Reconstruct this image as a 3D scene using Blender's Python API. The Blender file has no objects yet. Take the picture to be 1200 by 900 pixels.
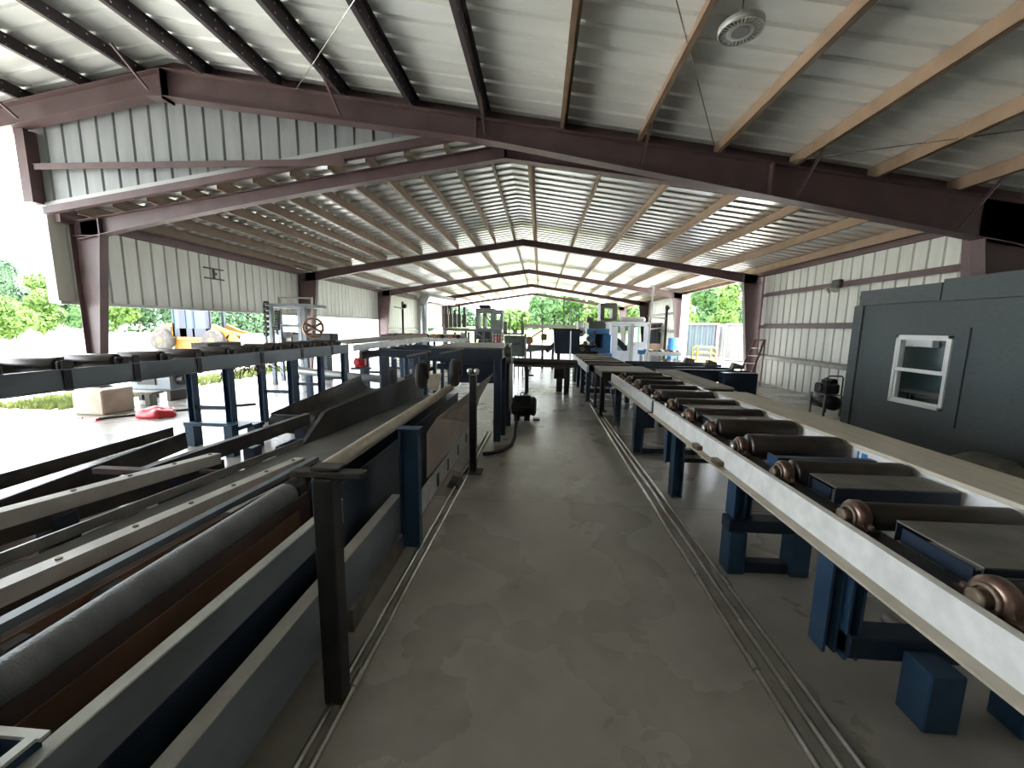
import bpy, bmesh, math, random
from mathutils import Vector, Matrix
random.seed(11)
C = bpy.context.scene.collection
sc = bpy.context.scene
PI = math.pi

# ------------------------------------------------------------------ camera
F = 470.0
YAW, PITCH, ROLL = 6.75100048e-02, 1.41357916e-01, 1.35066871e-02
CAM = Vector((0, 0, 1.65))
fw = Vector((-math.sin(YAW)*math.cos(PITCH), math.cos(YAW)*math.cos(PITCH), -math.sin(PITCH)))
r0 = Vector((math.cos(YAW), math.sin(YAW), 0)); u0 = r0.cross(fw)
rt = math.cos(ROLL)*r0 + math.sin(ROLL)*u0
upv = -math.sin(ROLL)*r0 + math.cos(ROLL)*u0
cd = bpy.data.cameras.new('camera'); cd.sensor_width = 36; cd.lens = 36*F/1200
cd.clip_start = .02; cd.clip_end = 500
cam = bpy.data.objects.new('camera', cd); C.objects.link(cam)
M = Matrix((rt, upv, -fw)).transposed().to_4x4(); M.translation = CAM
cam.matrix_world = M
sc.camera = cam
def at(a, b, **k):
    """world point seen at photo pixel (a, b) on the plane x=, y= or z= value"""
    d = rt*((a-600)/F) - upv*((b-450)/F) + fw
    ax, v = list(k.items())[0]; i = 'xyz'.index(ax)
    return CAM + d*((v-CAM[i])/d[i])

# ------------------------------------------------------------------ materials
def mat(name, col, rough=.6, metal=0.0, col2=None, scale=6.0, bump=0.0, bscale=40.0, detail=6, stretch=None, lo=.35, hi=.65):
    m = bpy.data.materials.new(name); m.use_nodes = True
    nt = m.node_tree; n = nt.nodes; l = nt.links
    b = n['Principled BSDF']
    b.inputs['Roughness'].default_value = rough; b.inputs['Metallic'].default_value = metal
    b.inputs['Base Color'].default_value = (*col, 1)
    tc = n.new('ShaderNodeTexCoord'); mp = n.new('ShaderNodeMapping')
    l.new(tc.outputs['Object'], mp.inputs['Vector'])
    if stretch: mp.inputs['Scale'].default_value = stretch
    if col2:
        t = n.new('ShaderNodeTexNoise'); t.inputs['Scale'].default_value = scale; t.inputs['Detail'].default_value = detail
        l.new(mp.outputs['Vector'], t.inputs['Vector'])
        r = n.new('ShaderNodeValToRGB'); r.color_ramp.elements[0].position = lo; r.color_ramp.elements[1].position = hi
        r.color_ramp.elements[0].color = (*col, 1); r.color_ramp.elements[1].color = (*col2, 1)
        l.new(t.outputs['Fac'], r.inputs['Fac']); l.new(r.outputs['Color'], b.inputs['Base Color'])
    if bump:
        t2 = n.new('ShaderNodeTexNoise'); t2.inputs['Scale'].default_value = bscale; t2.inputs['Detail'].default_value = 4
        l.new(mp.outputs['Vector'], t2.inputs['Vector'])
        bp = n.new('ShaderNodeBump'); bp.inputs['Strength'].default_value = bump; bp.inputs['Distance'].default_value = .01
        l.new(t2.outputs['Fac'], bp.inputs['Height']); l.new(bp.outputs['Normal'], b.inputs['Normal'])
    return m

MT = {}
MT['primer'] = mat('red oxide primer', (.085,.053,.054), .5, 0, (.12,.072,.072), 3)
MT['purlin_lit'] = mat('purlin primer', (.24,.16,.10), .55, 0, (.30,.205,.135), 4)  # brown purlin primer as the light shows it, side light put into the colour
MT['galv'] = mat('galvalume sheet', (.80,.82,.79), .34, .2, (.88,.90,.87), 1.6, stretch=(.6,3,1))
MT['galv_far'] = mat('galvalume sheet worn', (.72,.73,.70), .30, .7, (.82,.82,.79), 1.6, stretch=(.6,3,1))
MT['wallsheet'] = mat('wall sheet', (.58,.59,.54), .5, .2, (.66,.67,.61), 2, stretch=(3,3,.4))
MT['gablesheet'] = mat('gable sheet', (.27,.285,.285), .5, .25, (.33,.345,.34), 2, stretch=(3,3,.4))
MT['trimgray'] = mat('trim sheet', (.42,.43,.42), .5, .2)
MT['navy'] = mat('navy paint', (.006,.014,.030), .42, .0, (.013,.026,.05), 5)
MT['blue'] = mat('blue paint', (.013,.042,.085), .42, 0, (.022,.058,.11), 6)
MT['black'] = mat('black steel', (.012,.012,.014), .45, .3, (.03,.028,.026), 8)
MT['dark'] = mat('dark steel', (.035,.034,.036), .5, .4, (.075,.065,.055), 5)
MT['worn'] = mat('worn steel', (.16,.155,.14), .4, .6, (.27,.25,.22), 7)
MT['bright'] = mat('bright steel', (.62,.61,.58), .24, .8, (.42,.40,.36), 9)
MT['lgray'] = mat('light grey paint', (.40,.42,.42), .45, .1, (.60,.61,.59), 5, lo=.3, hi=.6)
MT['slate'] = mat('slate paint', (.18,.21,.235), .45, .1, (.08,.09,.10), 3, lo=.5, hi=.75, stretch=(1,.4,1))
MT['whitepaint'] = mat('scuffed white paint', (.62,.62,.59), .4, 0, (.78,.78,.76), 11, lo=.3)
MT['lip'] = mat('dusty beige paint', (.40,.355,.275), .5, .1, (.50,.45,.36), 8)
MT['beamtop'] = mat('dusty bar steel', (.48,.47,.44), .5, .2, (.60,.58,.54), 7)
MT['rust'] = mat('rusty brown steel', (.19,.105,.07), .7, .1, (.26,.14,.095), 4)
MT['rustd'] = mat('dark rusty steel', (.07,.045,.04), .7, .1, (.11,.07,.06), 4)
MT['tanpanel'] = mat('faded brown sheet', (.34,.28,.24), .6, .1, (.44,.36,.31), 3)
MT['roller'] = mat('brown roller steel', (.022,.017,.015), .36, .5, (.045,.034,.027), 6, stretch=(1,4,4))
MT['rollerend'] = mat('roller end', (.14,.10,.07), .5, .5, (.22,.17,.12), 20)
MT['cover'] = mat('dusty cover plate', (.12,.115,.10), .5, .3, (.19,.18,.155), 7)
MT['bearing'] = mat('oily cast bearing', (.075,.042,.032), .28, .5, (.20,.125,.09), 18)
MT['plank'] = mat('plywood plank', (.46,.41,.32), .65, 0, (.56,.50,.40), 5, .15, 60, stretch=(6,.7,1))
MT['belt'] = mat('grey rubber belt', (.095,.095,.09), .6, 0, (.14,.138,.13), 4, stretch=(1,.5,1))
MT['beltdark'] = mat('dark rubber belt', (.03,.03,.032), .6, 0, (.055,.053,.05), 4)
MT['rubber'] = mat('black rubber', (.02,.02,.02), .7, 0)
MT['office'] = mat('slate grey siding', (.070,.086,.088), .65, 0, (.088,.104,.106), 14, .25, 70, stretch=(1,1,6))
MT['white'] = mat('white vinyl', (.75,.76,.74), .4)
MT['cabwhite'] = mat('cab white', (.72,.74,.76), .4, 0, (.62,.64,.66), 3)
MT['machblue'] = mat('machine blue', (.08,.28,.62), .4, 0, (.11,.34,.68), 6)
MT['drumblue'] = mat('drum blue', (.05,.22,.55), .4)
MT['cabgreen'] = mat('grey green paint', (.13,.16,.14), .5, .1, (.17,.2,.18), 4)
MT['olive'] = mat('olive paint', (.035,.036,.022), .5, .1)
MT['yellow'] = mat('loader yellow', (.17,.082,.005), .45, 0, (.13,.064,.005), 3)
MT['signyellow'] = mat('yellow frame paint', (.16,.125,.01), .5)
MT['glassdark'] = mat('cab glass', (.02,.065,.075), .4, 0)
MT['tyre'] = mat('dusty tyre', (.025,.022,.02), .8, 0, (.055,.047,.04), 6)
MT['cabframe'] = mat('loader cab frame', (.014,.017,.030), .6)
MT['concrete'] = mat('cast concrete', (.42,.38,.30), .8, 0, (.55,.50,.40), 3, .2, 50)
MT['red'] = mat('red plastic', (.62,.03,.04), .4)
MT['pink'] = mat('primer in sunlight', (.30,.13,.15), .5, 0, (.36,.17,.18), 3)
MT['brownwheel'] = mat('rusty cast iron', (.26,.13,.07), .6, .2, (.36,.2,.12), 10)
MT['buildwhite'] = mat('white painted siding', (.115,.135,.135), .6)
MT['winpane'] = mat('dull panes', (.035,.04,.045), .5)
MT['contw'] = mat('container white', (.13,.13,.125), .5, .1)
MT['contb'] = mat('container grey blue', (.055,.075,.088), .5, .1)
MT['duct'] = mat('duct galvanised', (.42,.45,.46), .3, .8, (.5,.53,.54), 4)
MT['fiberred'] = mat('ladder red', (.16,.05,.04), .5)
MT['alu'] = mat('aluminium', (.60,.59,.56), .35, .6)
MT['bark'] = mat('bark brown', (.10,.06,.035), .9, 0, (.17,.11,.07), 12)
MT['greybark'] = mat('grey bark', (.20,.17,.14), .9, 0, (.28,.24,.20), 12)
MT['stone'] = mat('grey canvas', (.13,.125,.10), .85, 0, (.19,.18,.15), 8, .4, 30)
MT['lamp'] = mat('lamp housing', (.42,.42,.39), .4, .3)
MT['lens'] = mat('lamp lens', (.16,.16,.15), .25)
MT['mudwood'] = mat('weathered wood', (.28,.25,.21), .8, 0, (.38,.34,.29), 6, stretch=(1,.3,1))
def leafmat(name, a, b):
    m = mat(name, a, .55, 0, b, 1.3, detail=3)
    nt = m.node_tree; p = nt.nodes['Principled BSDF']
    tr = nt.nodes.new('ShaderNodeBsdfTranslucent'); mx = nt.nodes.new('ShaderNodeMixShader')
    src = p.inputs['Base Color'].links[0].from_socket
    nt.links.new(src, tr.inputs['Color']); mx.inputs[0].default_value = .4
    out = nt.nodes['Material Output']
    nt.links.new(p.outputs[0], mx.inputs[1]); nt.links.new(tr.outputs[0], mx.inputs[2]); nt.links.new(mx.outputs[0], out.inputs['Surface'])
    return m
MT['leaf1'] = leafmat('leaf mid', (.030,.085,.018), (.065,.15,.030))
MT['leaf2'] = leafmat('leaf yellow', (.060,.125,.018), (.115,.20,.030))
MT['leaf3'] = leafmat('leaf deep', (.022,.062,.024), (.045,.105,.036))
MT['grass'] = leafmat('grass', (.09,.12,.03), (.16,.18,.05))

def glass_mat():
    m = bpy.data.materials.new('window glass'); m.use_nodes = True
    b = m.node_tree.nodes['Principled BSDF']
    b.inputs['Base Color'].default_value = (.9,.95,.95,1); b.inputs['Roughness'].default_value = .03
    b.inputs['Transmission Weight'].default_value = 1.0; b.inputs['IOR'].default_value = 1.45
    return m
MT['glass'] = glass_mat()
MT['cabpane'] = MT['glass'].copy(); MT['cabpane'].node_tree.nodes['Principled BSDF'].inputs['Base Color'].default_value=(.50,.68,.66,1)

def purlin_mat():
    """brown primer darkened as in shade, with two rows of pale bolt heads along the web"""
    m = mat('shaded bolted purlin primer', (.055,.045,.05), .5, 0, (.08,.062,.066), 4)
    nt = m.node_tree; n = nt.nodes; l = nt.links; b = n['Principled BSDF']
    g = n.new('ShaderNodeNewGeometry')
    tc = n.new('ShaderNodeTexCoord'); s = n.new('ShaderNodeSeparateXYZ'); l.new(tc.outputs['Object'], s.inputs[0])
    def ma(op, a, bb=None):
        q = n.new('ShaderNodeMath'); q.operation = op
        for i, v in enumerate((a, bb)):
            if v is None: continue
            if isinstance(v, (int, float)): q.inputs[i].default_value = v
            else: l.new(v, q.inputs[i])
        return q.outputs[0]
    fy = ma('MULTIPLY', ma('SUBTRACT', ma('FRACT', ma('MULTIPLY', s.outputs['Y'], 1/.22)), .5), .22)
    res = None
    for z0 in (-.05, -.145):
        dz = ma('SUBTRACT', s.outputs['Z'], z0)
        d = ma('ADD', ma('MULTIPLY', fy, fy), ma('MULTIPLY', dz, dz))
        k = ma('LESS_THAN', d, .0115**2)
        res = k if res is None else ma('MAXIMUM', res, k)
    mx = n.new('ShaderNodeMix'); mx.data_type = 'RGBA'
    l.new(res, mx.inputs['Factor']); src = b.inputs['Base Color'].links[0].from_socket
    l.new(src, mx.inputs['A']); mx.inputs['B'].default_value = (.8,.8,.8,1)
    l.new(mx.outputs['Result'], b.inputs['Base Color'])
    return m
MT['purlin_bolt_shaded'] = purlin_mat()
MT['purlin_mid'] = mat('brown purlin primer', (.17,.12,.085), .55, 0, (.22,.155,.11), 4)  # same brown primer, toned between its lit and shaded copies

def floor_mat():
    m = bpy.data.materials.new('concrete floor'); m.use_nodes = True
    nt = m.node_tree; n = nt.nodes; l = nt.links; b = n['Principled BSDF']
    tc = n.new('ShaderNodeTexCoord')
    def noise(scale, detail=6, st=None):
        t = n.new('ShaderNodeTexNoise'); t.inputs['Scale'].default_value = scale; t.inputs['Detail'].default_value = detail
        if st:
            mp = n.new('ShaderNodeMapping'); mp.inputs['Scale'].default_value = st; l.new(tc.outputs['Object'], mp.inputs[0]); l.new(mp.outputs[0], t.inputs['Vector'])
        else: l.new(tc.outputs['Object'], t.inputs['Vector'])
        return t.outputs['Fac']
    def ramp(f, p0, c0, p1, c1):
        r = n.new('ShaderNodeValToRGB'); e = r.color_ramp.elements
        e[0].position = p0; e[0].color = (*c0,1); e[1].position = p1; e[1].color = (*c1,1); l.new(f, r.inputs[0]); return r.outputs[0]
    base = ramp(noise(.9, 8), .15, (.30,.285,.255), .85, (.45,.43,.40))
    fine = ramp(noise(5, 8), .15, (.80,.79,.77), .85, (1.06,1.05,1.03))
    stain = ramp(noise(.55, 5, (1.3,.7,1)), .45, (1,1,1), .95, (.66,.61,.55))
    def mul(a, c):
        q = n.new('ShaderNodeMix'); q.data_type = 'RGBA'; q.blend_type = 'MULTIPLY'; q.inputs['Factor'].default_value = 1
        l.new(a, q.inputs['A']); l.new(c, q.inputs['B']); return q.outputs['Result']
    col = mul(mul(base, fine), stain)
    s = n.new('ShaderNodeSeparateXYZ'); l.new(tc.outputs['Object'], s.inputs[0])
    def ma(op, a, bb):
        q = n.new('ShaderNodeMath'); q.operation = op
        for i, v in enumerate((a, bb)):
            if isinstance(v, (int, float)): q.inputs[i].default_value = v
            else: l.new(v, q.inputs[i])
        return q.outputs[0]
    jl = None
    for ax, per, off in (('Y', 4.3, 3.63), ('X', 4.3, 2.75)):
        d = ma("ABSOLUTE", ma("SUBTRACT", ma("FRACT", ma("ADD", ma("MULTIPLY", ma("SUBTRACT", s.outputs[ax], off), 1/per), .5), 0), .5), 0)
        k = ma('LESS_THAN', d, .004/per)
        jl = k if jl is None else ma('MAXIMUM', jl, k)
    q = n.new('ShaderNodeMix'); q.data_type = 'RGBA'; l.new(jl, q.inputs['Factor']); l.new(col, q.inputs['A']); q.inputs['B'].default_value = (.09,.08,.065,1)
    l.new(q.outputs['Result'], b.inputs['Base Color'])
    rr = ramp(noise(1.1, 5), .15, (.22,)*3, .85, (.34,)*3); l.new(rr, b.inputs['Roughness'])
    bp = n.new('ShaderNodeBump'); bp.inputs['Strength'].default_value = .12; bp.inputs['Distance'].default_value = .01
    l.new(noise(14, 5), bp.inputs['Height']); l.new(bp.outputs[0], b.inputs['Normal'])
    return m
MT['floor'] = floor_mat()
MT['yard'] = mat('sandy yard', (.60,.56,.48), .9, 0, (.74,.70,.62), .5, .3, 8)

# ------------------------------------------------------------------ mesh building
class MB:
    def __init__(s): s.v=[]; s.f=[]; s.sm=[]
    def add(s, vs, fs, smooth=False):
        o=len(s.v); s.v += [Vector(p) for p in vs]
        for f in fs: s.f.append([o+i for i in f]); s.sm.append(smooth)
        return s
    def box(s, x0,x1,y0,y1,z0,z1,c=0):
        x0,x1=sorted((x0,x1)); y0,y1=sorted((y0,y1)); z0,z1=sorted((z0,z1))
        if c:
            c=min(c,(x1-x0)*.45,(y1-y0)*.45,(z1-z0)*.45); pts=[]
            for X,sx in ((x0,1),(x1,-1)):
                for Y,sy in ((y0,1),(y1,-1)):
                    for Z,sz in ((z0,1),(z1,-1)):
                        pts += [(X,Y+sy*c,Z+sz*c),(X+sx*c,Y,Z+sz*c),(X+sx*c,Y+sy*c,Z)]
            return s.hull(pts)
        return s.add([(x0,y0,z0),(x1,y0,z0),(x1,y1,z0),(x0,y1,z0),(x0,y0,z1),(x1,y0,z1),(x1,y1,z1),(x0,y1,z1)],
                     [(0,3,2,1),(4,5,6,7),(0,1,5,4),(1,2,6,5),(2,3,7,6),(3,0,4,7)])
    def hull(s, pts):
        bm=bmesh.new()
        for p in pts: bm.verts.new(p)
        r=bmesh.ops.convex_hull(bm, input=bm.verts)
        bm.verts.ensure_lookup_table(); bm.verts.index_update()
        bmesh.ops.dissolve_limit(bm, angle_limit=.01, verts=bm.verts, edges=bm.edges)
        bm.verts.index_update()
        s.add([v.co.copy() for v in bm.verts],[[v.index for v in f.verts] for f in bm.faces]); bm.free(); return s
    def bar(s, p0,p1,w,h,up=(0,0,1),h2=None):
        p0=Vector(p0);p1=Vector(p1);d=(p1-p0).normalized();up=Vector(up)
        sd=d.cross(up)
        if sd.length<1e-4: sd=d.cross(Vector((0,1,0)))
        sd.normalize(); u=sd.cross(d); vs=[]
        for p,hh in ((p0,h),(p1,h2 if h2 is not None else h)):
            for a,b in ((-1,-1),(1,-1),(1,1),(-1,1)): vs.append(p+sd*a*w/2+u*b*hh/2)
        return s.add(vs,[(0,1,2,3),(7,6,5,4),(0,4,5,1),(1,5,6,2),(2,6,7,3),(3,7,4,0)])
    def cyl(s,p0,p1,r,n=16,r2=None):
        p0=Vector(p0);p1=Vector(p1);d=(p1-p0).normalized()
        a=d.orthogonal().normalized();b=d.cross(a);r2=r if r2 is None else r2
        vs=[];
        for p,q in ((p0,r),(p1,r2)):
            for i in range(n):
                t=2*PI*i/n; vs.append(p+a*math.cos(t)*q+b*math.sin(t)*q)
        s.add(vs,[(i,(i+1)%n,n+(i+1)%n,n+i) for i in range(n)],True)
        s.add(vs[:n],[list(range(n))[::-1]]); s.add(vs[n:],[list(range(n))]); return s
    def tube(s,pts,r,n=8):
        pts=[Vector(p) for p in pts]; rings=[]; ref=None
        for i,p in enumerate(pts):
            d=(pts[min(i+1,len(pts)-1)]-pts[max(i-1,0)]).normalized()
            if ref is None: ref=d.orthogonal().normalized()
            a=(ref-d*ref.dot(d)).normalized(); ref=a; b=d.cross(a)
            rings.append([p+a*math.cos(2*PI*k/n)*r+b*math.sin(2*PI*k/n)*r for k in range(n)])
        vs=[v for q in rings for v in q]; fs=[]
        for i in range(len(pts)-1):
            for k in range(n): fs.append((i*n+k,i*n+(k+1)%n,(i+1)*n+(k+1)%n,(i+1)*n+k))
        s.add(vs,fs,True); s.add(rings[0],[list(range(n))[::-1]]); s.add(rings[-1],[list(range(n))]); return s
    def lathe(s,prof,p0,axis,n=24,smooth=True,caps=True):
        p0=Vector(p0);d=Vector(axis).normalized();a=d.orthogonal().normalized();b=d.cross(a);vs=[]
        for r,t in prof:
            for i in range(n):
                q=2*PI*i/n; vs.append(p0+d*t+a*math.cos(q)*r+b*math.sin(q)*r)
        fs=[(j*n+i,j*n+(i+1)%n,(j+1)*n+(i+1)%n,(j+1)*n+i) for j in range(len(prof)-1) for i in range(n)]
        s.add(vs,fs,smooth)
        if caps: s.add(vs[:n],[list(range(n))[::-1]]); s.add(vs[-n:],[list(range(n))])
        return s
    def prism(s,poly,plane,a,b):
        """polygon of (p,q) in plane 'xz' (along y), 'yz' (along x) or 'xy' (along z) from a to b"""
        def P(p,q,t): return {'xz':(p,t,q),'yz':(t,p,q),'xy':(p,q,t)}[plane]
        n=len(poly); vs=[P(p,q,a) for p,q in poly]+[P(p,q,b) for p,q in poly]
        return s.add(vs,[list(range(n)),list(range(n,2*n))[::-1]]+[(i,n+i,n+(i+1)%n,(i+1)%n) for i in range(n)])
    def build(s,name,m,parent=None):
        me=bpy.data.meshes.new(name)
        off=parent_loc(parent) if parent else Vector((0,0,0))
        me.from_pydata([v-off for v in s.v],[],s.f)
        me.polygons.foreach_set('use_smooth',s.sm)
        me.materials.append(MT[m] if isinstance(m,str) else m)
        bm=bmesh.new(); bm.from_mesh(me); bmesh.ops.recalc_face_normals(bm,faces=bm.faces); bm.to_mesh(me); bm.free()
        o=bpy.data.objects.new(name,me); C.objects.link(o)
        if parent: o.parent=parent
        return o
def parent_loc(o):
    p=Vector((0,0,0))
    while o is not None: p+=o.location; o=o.parent
    return p
def T(name,label,cat,loc=(0,0,0),group=None):
    o=bpy.data.objects.new(name,None); C.objects.link(o); o.location=loc; o.empty_display_size=.1
    o['label']=label; o['category']=cat
    if group: o['group']=group
    return o
def tag(o,label,cat,group=None,kind=None):
    o['label']=label; o['category']=cat
    if group: o['group']=group
    if kind: o['kind']=kind
    return o
def struct(o,label=None):
    o['kind']='structure'
    if label: o['label']=label
    return o
def copy_tree(o,parent=None,delta=Vector((0,0,0))):
    c=o.copy(); C.objects.link(c)
    if parent: c.parent=parent
    else: c.location=o.location+delta
    for ch in list(o.children): copy_tree(ch,c)
    return c
def chan_y(mb,x,y0,y1,z0,z1,d,fl=.05,t=.008):
    """C channel along y: web at x, flanges pointing d (+1/-1) along x"""
    mb.box(x,x+d*t,y0,y1,z0,z1); mb.box(x+d*t,x+d*fl,y0,y1,z0,z0+t); mb.box(x+d*t,x+d*fl,y0,y1,z1-t,z1); return mb
def chan_x(mb,y,x0,x1,z0,z1,d,fl=.05,t=.008):
    mb.box(x0,x1,y,y+d*t,z0,z1); mb.box(x0,x1,y+d*t,y+d*fl,z0,z0+t); mb.box(x0,x1,y+d*t,y+d*fl,z1-t,z1); return mb
def ORD(i): return ['first','second','third','fourth','fifth','sixth','seventh','eighth','ninth','tenth','eleventh','twelfth','thirteenth','fourteenth'][i]

# ================================================================== SETTING
YA = 6.3            # end frame of the near, higher roof
YG = 6.5            # gable sheet under it
BAY = 6.83; Y2 = 6.82
FR = [Y2+BAY*i for i in range(5)]
XL, XR, XRG = -8.1, 6.87, -.62       # far shed columns and ridge
XA = -5.75                            # near shed ridge
def topB(x): return 4.5-.15*abs(x-XRG)
def botB(x):
    d=abs(x-XRG); return 4.29-.145*d-(.0048*max(0,d-2)**2)
def topA(x): return 5.42-.1606*abs(x-XA)
def botA(x): return topA(x)-(.34 if x<XA else (.40-.10*min(1,(x-XA)/5)+.27*max(0,(x-XA-5)/7)))
PD = .19   # purlin depth

# ground and slab
g=MB(); g.box(-90,70,-12,150,-.14,-.02); struct(g.build('ground','yard'),'pale sandy yard around the shed')
g=MB(); g.box(-8.9,7.2,-9,36,-.12,0); struct(g.build('floor','floor'),'stained concrete slab floor of the shed')

# ribbed sheets
def ribs(a,b,per=.305,h=.028,wide=.03):
    pts=[]; k=a
    while k<b:
        for d,z in ((0,0),(per-wide-.03,0),(per-wide-.015,h),(per-.015,h)):
            if k+d<=b: pts.append((k+d,z))
        k+=per
    pts.append((b,0)); return pts
def roof_sheet(name,x0,z0,x1,z1,y0,y1,m,label):
    pr=ribs(y0,y1,.305,.03,.05) if y0<0 else ribs(y0,y1,.305,.036,.13); v=[]; f=[]
    for y,h in pr: v += [(x0,y,z0+h),(x1,y,z1+h)]
    for i in range(len(pr)-1): f.append((2*i,2*i+1,2*i+3,2*i+2))
    o=MB().add(v,f).build(name,m)
    md=o.modifiers.new('thick','SOLIDIFY'); md.thickness=.002; md.offset=1
    return struct(o,label)
zA=lambda x: topA(x)+PD+.012
zB=lambda x: topB(x)+PD+.012
roof_sheet('ceiling',XA,zA(XA),7.15,zA(7.15),-8,YG+.05,'galv','ribbed metal roof of the near bay, slope down to the right')
roof_sheet('ceiling.001',XA,zA(XA),-12.6,zA(-12.6),-8,YG+.05,'galv','ribbed metal roof of the near bay, slope down to the left')
roof_sheet('ceiling.002',XRG,zB(XRG),7.15,zB(7.15),YG+.02,FR[4]+.4,'galv_far','ribbed metal roof of the long far shed, right slope')
roof_sheet('ceiling.003',XRG,zB(XRG),-8.4,zB(-8.4),YG+.02,FR[4]+.4,'galv_far','ribbed metal roof of the long far shed, left slope')

def wall_sheet_y(name,x,out,y0,y1,z0f,z1f,label,m='wallsheet'):
    """sheet at x along y; narrow ribs pushed outwards (out=+-1)"""
    v=[];f=[]
    pr=ribs(y0,y1,.305,.035,.02)
    for y,h in pr:
        v += [(x+out*h,y,z0f(y)),(x+out*h,y,z1f(y))]
    for i in range(len(pr)-1): f.append((2*i,2*i+1,2*i+3,2*i+2))
    o=MB().add(v,f).build(name,m); md=o.modifiers.new('thick','SOLIDIFY'); md.thickness=.002; md.offset=0
    return struct(o,label)
eaveL=zB(-8.33)+.03; eaveR=zB(7.08)+.03
WL=-8.33; WR=7.08
wall_sheet_y('wall_left',WL,-1,YG+.02,FR[1]-.05,lambda y:2.0,lambda y:eaveL,'ribbed wall sheet over the open left side, first bay')
wall_sheet_y('wall_left_far',WL,-1,FR[1]-.02,FR[2]-.05,lambda y:2.0,lambda y:eaveL,'ribbed wall sheet over the open left side, second bay')
wall_sheet_y('wall_left_back',WL,-1,FR[2]-.02,FR[3],lambda y:.0,lambda y:eaveL,'full height ribbed wall sheet on the left, third bay')
wall_sheet_y('wall_left_end',WL,-1,FR[3]+.02,FR[4],lambda y:1.5,lambda y:eaveL,'ribbed wall sheet over the open left side, last bay')
wall_sheet_y('wall_right',WR,1,-8,FR[1]-.1,lambda y:.0,lambda y:(eaveR if y>YG else zA(7.08)-.02),'full height ribbed wall sheet on the right behind the office')
wall_sheet_y('wall_right_far',WR,1,FR[2],FR[3]+.6,lambda y:.0,lambda y:eaveR,'full height ribbed wall sheet on the right, far bay')
# gable infill
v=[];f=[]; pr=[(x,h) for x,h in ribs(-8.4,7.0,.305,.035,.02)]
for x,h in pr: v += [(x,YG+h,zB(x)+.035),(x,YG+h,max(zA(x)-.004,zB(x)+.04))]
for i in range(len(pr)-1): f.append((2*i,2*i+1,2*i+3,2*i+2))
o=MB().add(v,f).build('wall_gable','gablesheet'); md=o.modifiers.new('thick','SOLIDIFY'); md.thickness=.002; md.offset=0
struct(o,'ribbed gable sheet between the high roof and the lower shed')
q=MB(); q.prism([(-12.5,topA(-12.5)+.002),(XA,topA(XA)+.002),(7.0,topA(7.0)+.002),(7.0,zA(7.0)+.032),(XA,zA(XA)+.032),(-12.5,zA(-12.5)+.032)],'xz',YG-.05,YG-.04); struct(q.build('wall_gable_closer','primer'),'dark closing strip above the big rafter')
# trims
def trim(n,mb,m,label): return struct(mb.build('trim_%d'%n,m),label)
t=MB(); t.bar((-8.4,YG-.02,zB(-8.4)+.0),(-.9,YG-.02,zB(-.9)+.0),.05,.07); trim(1,t,'trimgray','grey flashing along the foot of the gable sheet')
t=MB(); t.bar((-8.25,YG-.04,zB(-8.25)-.10),(-.9,YG-.04,zB(-.9)-.10),.09,.11); trim(5,t,'primer','dark red beam below the grey gable flashing')
for n_,x_ in ((6,-8.24),(7,6.98)):
    t=MB(); t.box(x_-.05,x_+.05,YG+.1,FR[4]+.3,zB(x_)-.24,zB(x_)-.06); trim(n_,t,'primer','dark red eave beam along the %s wall top'%('left' if n_==6 else 'right'))
t=MB(); t.box(WL-.03,WL+.04,YG+.02,FR[2]-.1,1.94,2.0); trim(2,t,'trimgray','bottom trim of the left wall sheets')
t=MB(); t.prism([(-8.62,6.60),(-8.33,6.60),(-8.33,6.64),(-8.58,6.64),(-8.58,7.2),(-8.62,7.2)],'xy',1.96,3.5); trim(3,t,'trimgray','wrapped corner sheet at the left end of the shed')
t=MB(); t.box(WR-.3,WR+.05,FR[2]-.32,FR[2]-.25,0,eaveR-.3); trim(4,t,'white','white jamb sheet of the right opening')
# back wall of the near shed, behind the viewer
t=MB(); t.box(-12.6,7.1,-8.1,-8.0,0,5.4); struct(t.build('wall_back','wallsheet'),'sheet wall closing the near bay at the back')

t=MB(); t.box(-12.6,-12.5,-8,-.5,0,zA(-12.5)-.03); struct(t.build('wall_left_light_block','wallsheet'),'unseen wall added left of the near bay to cut its light')  # added out of view to keep left daylight off the near floor

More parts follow.
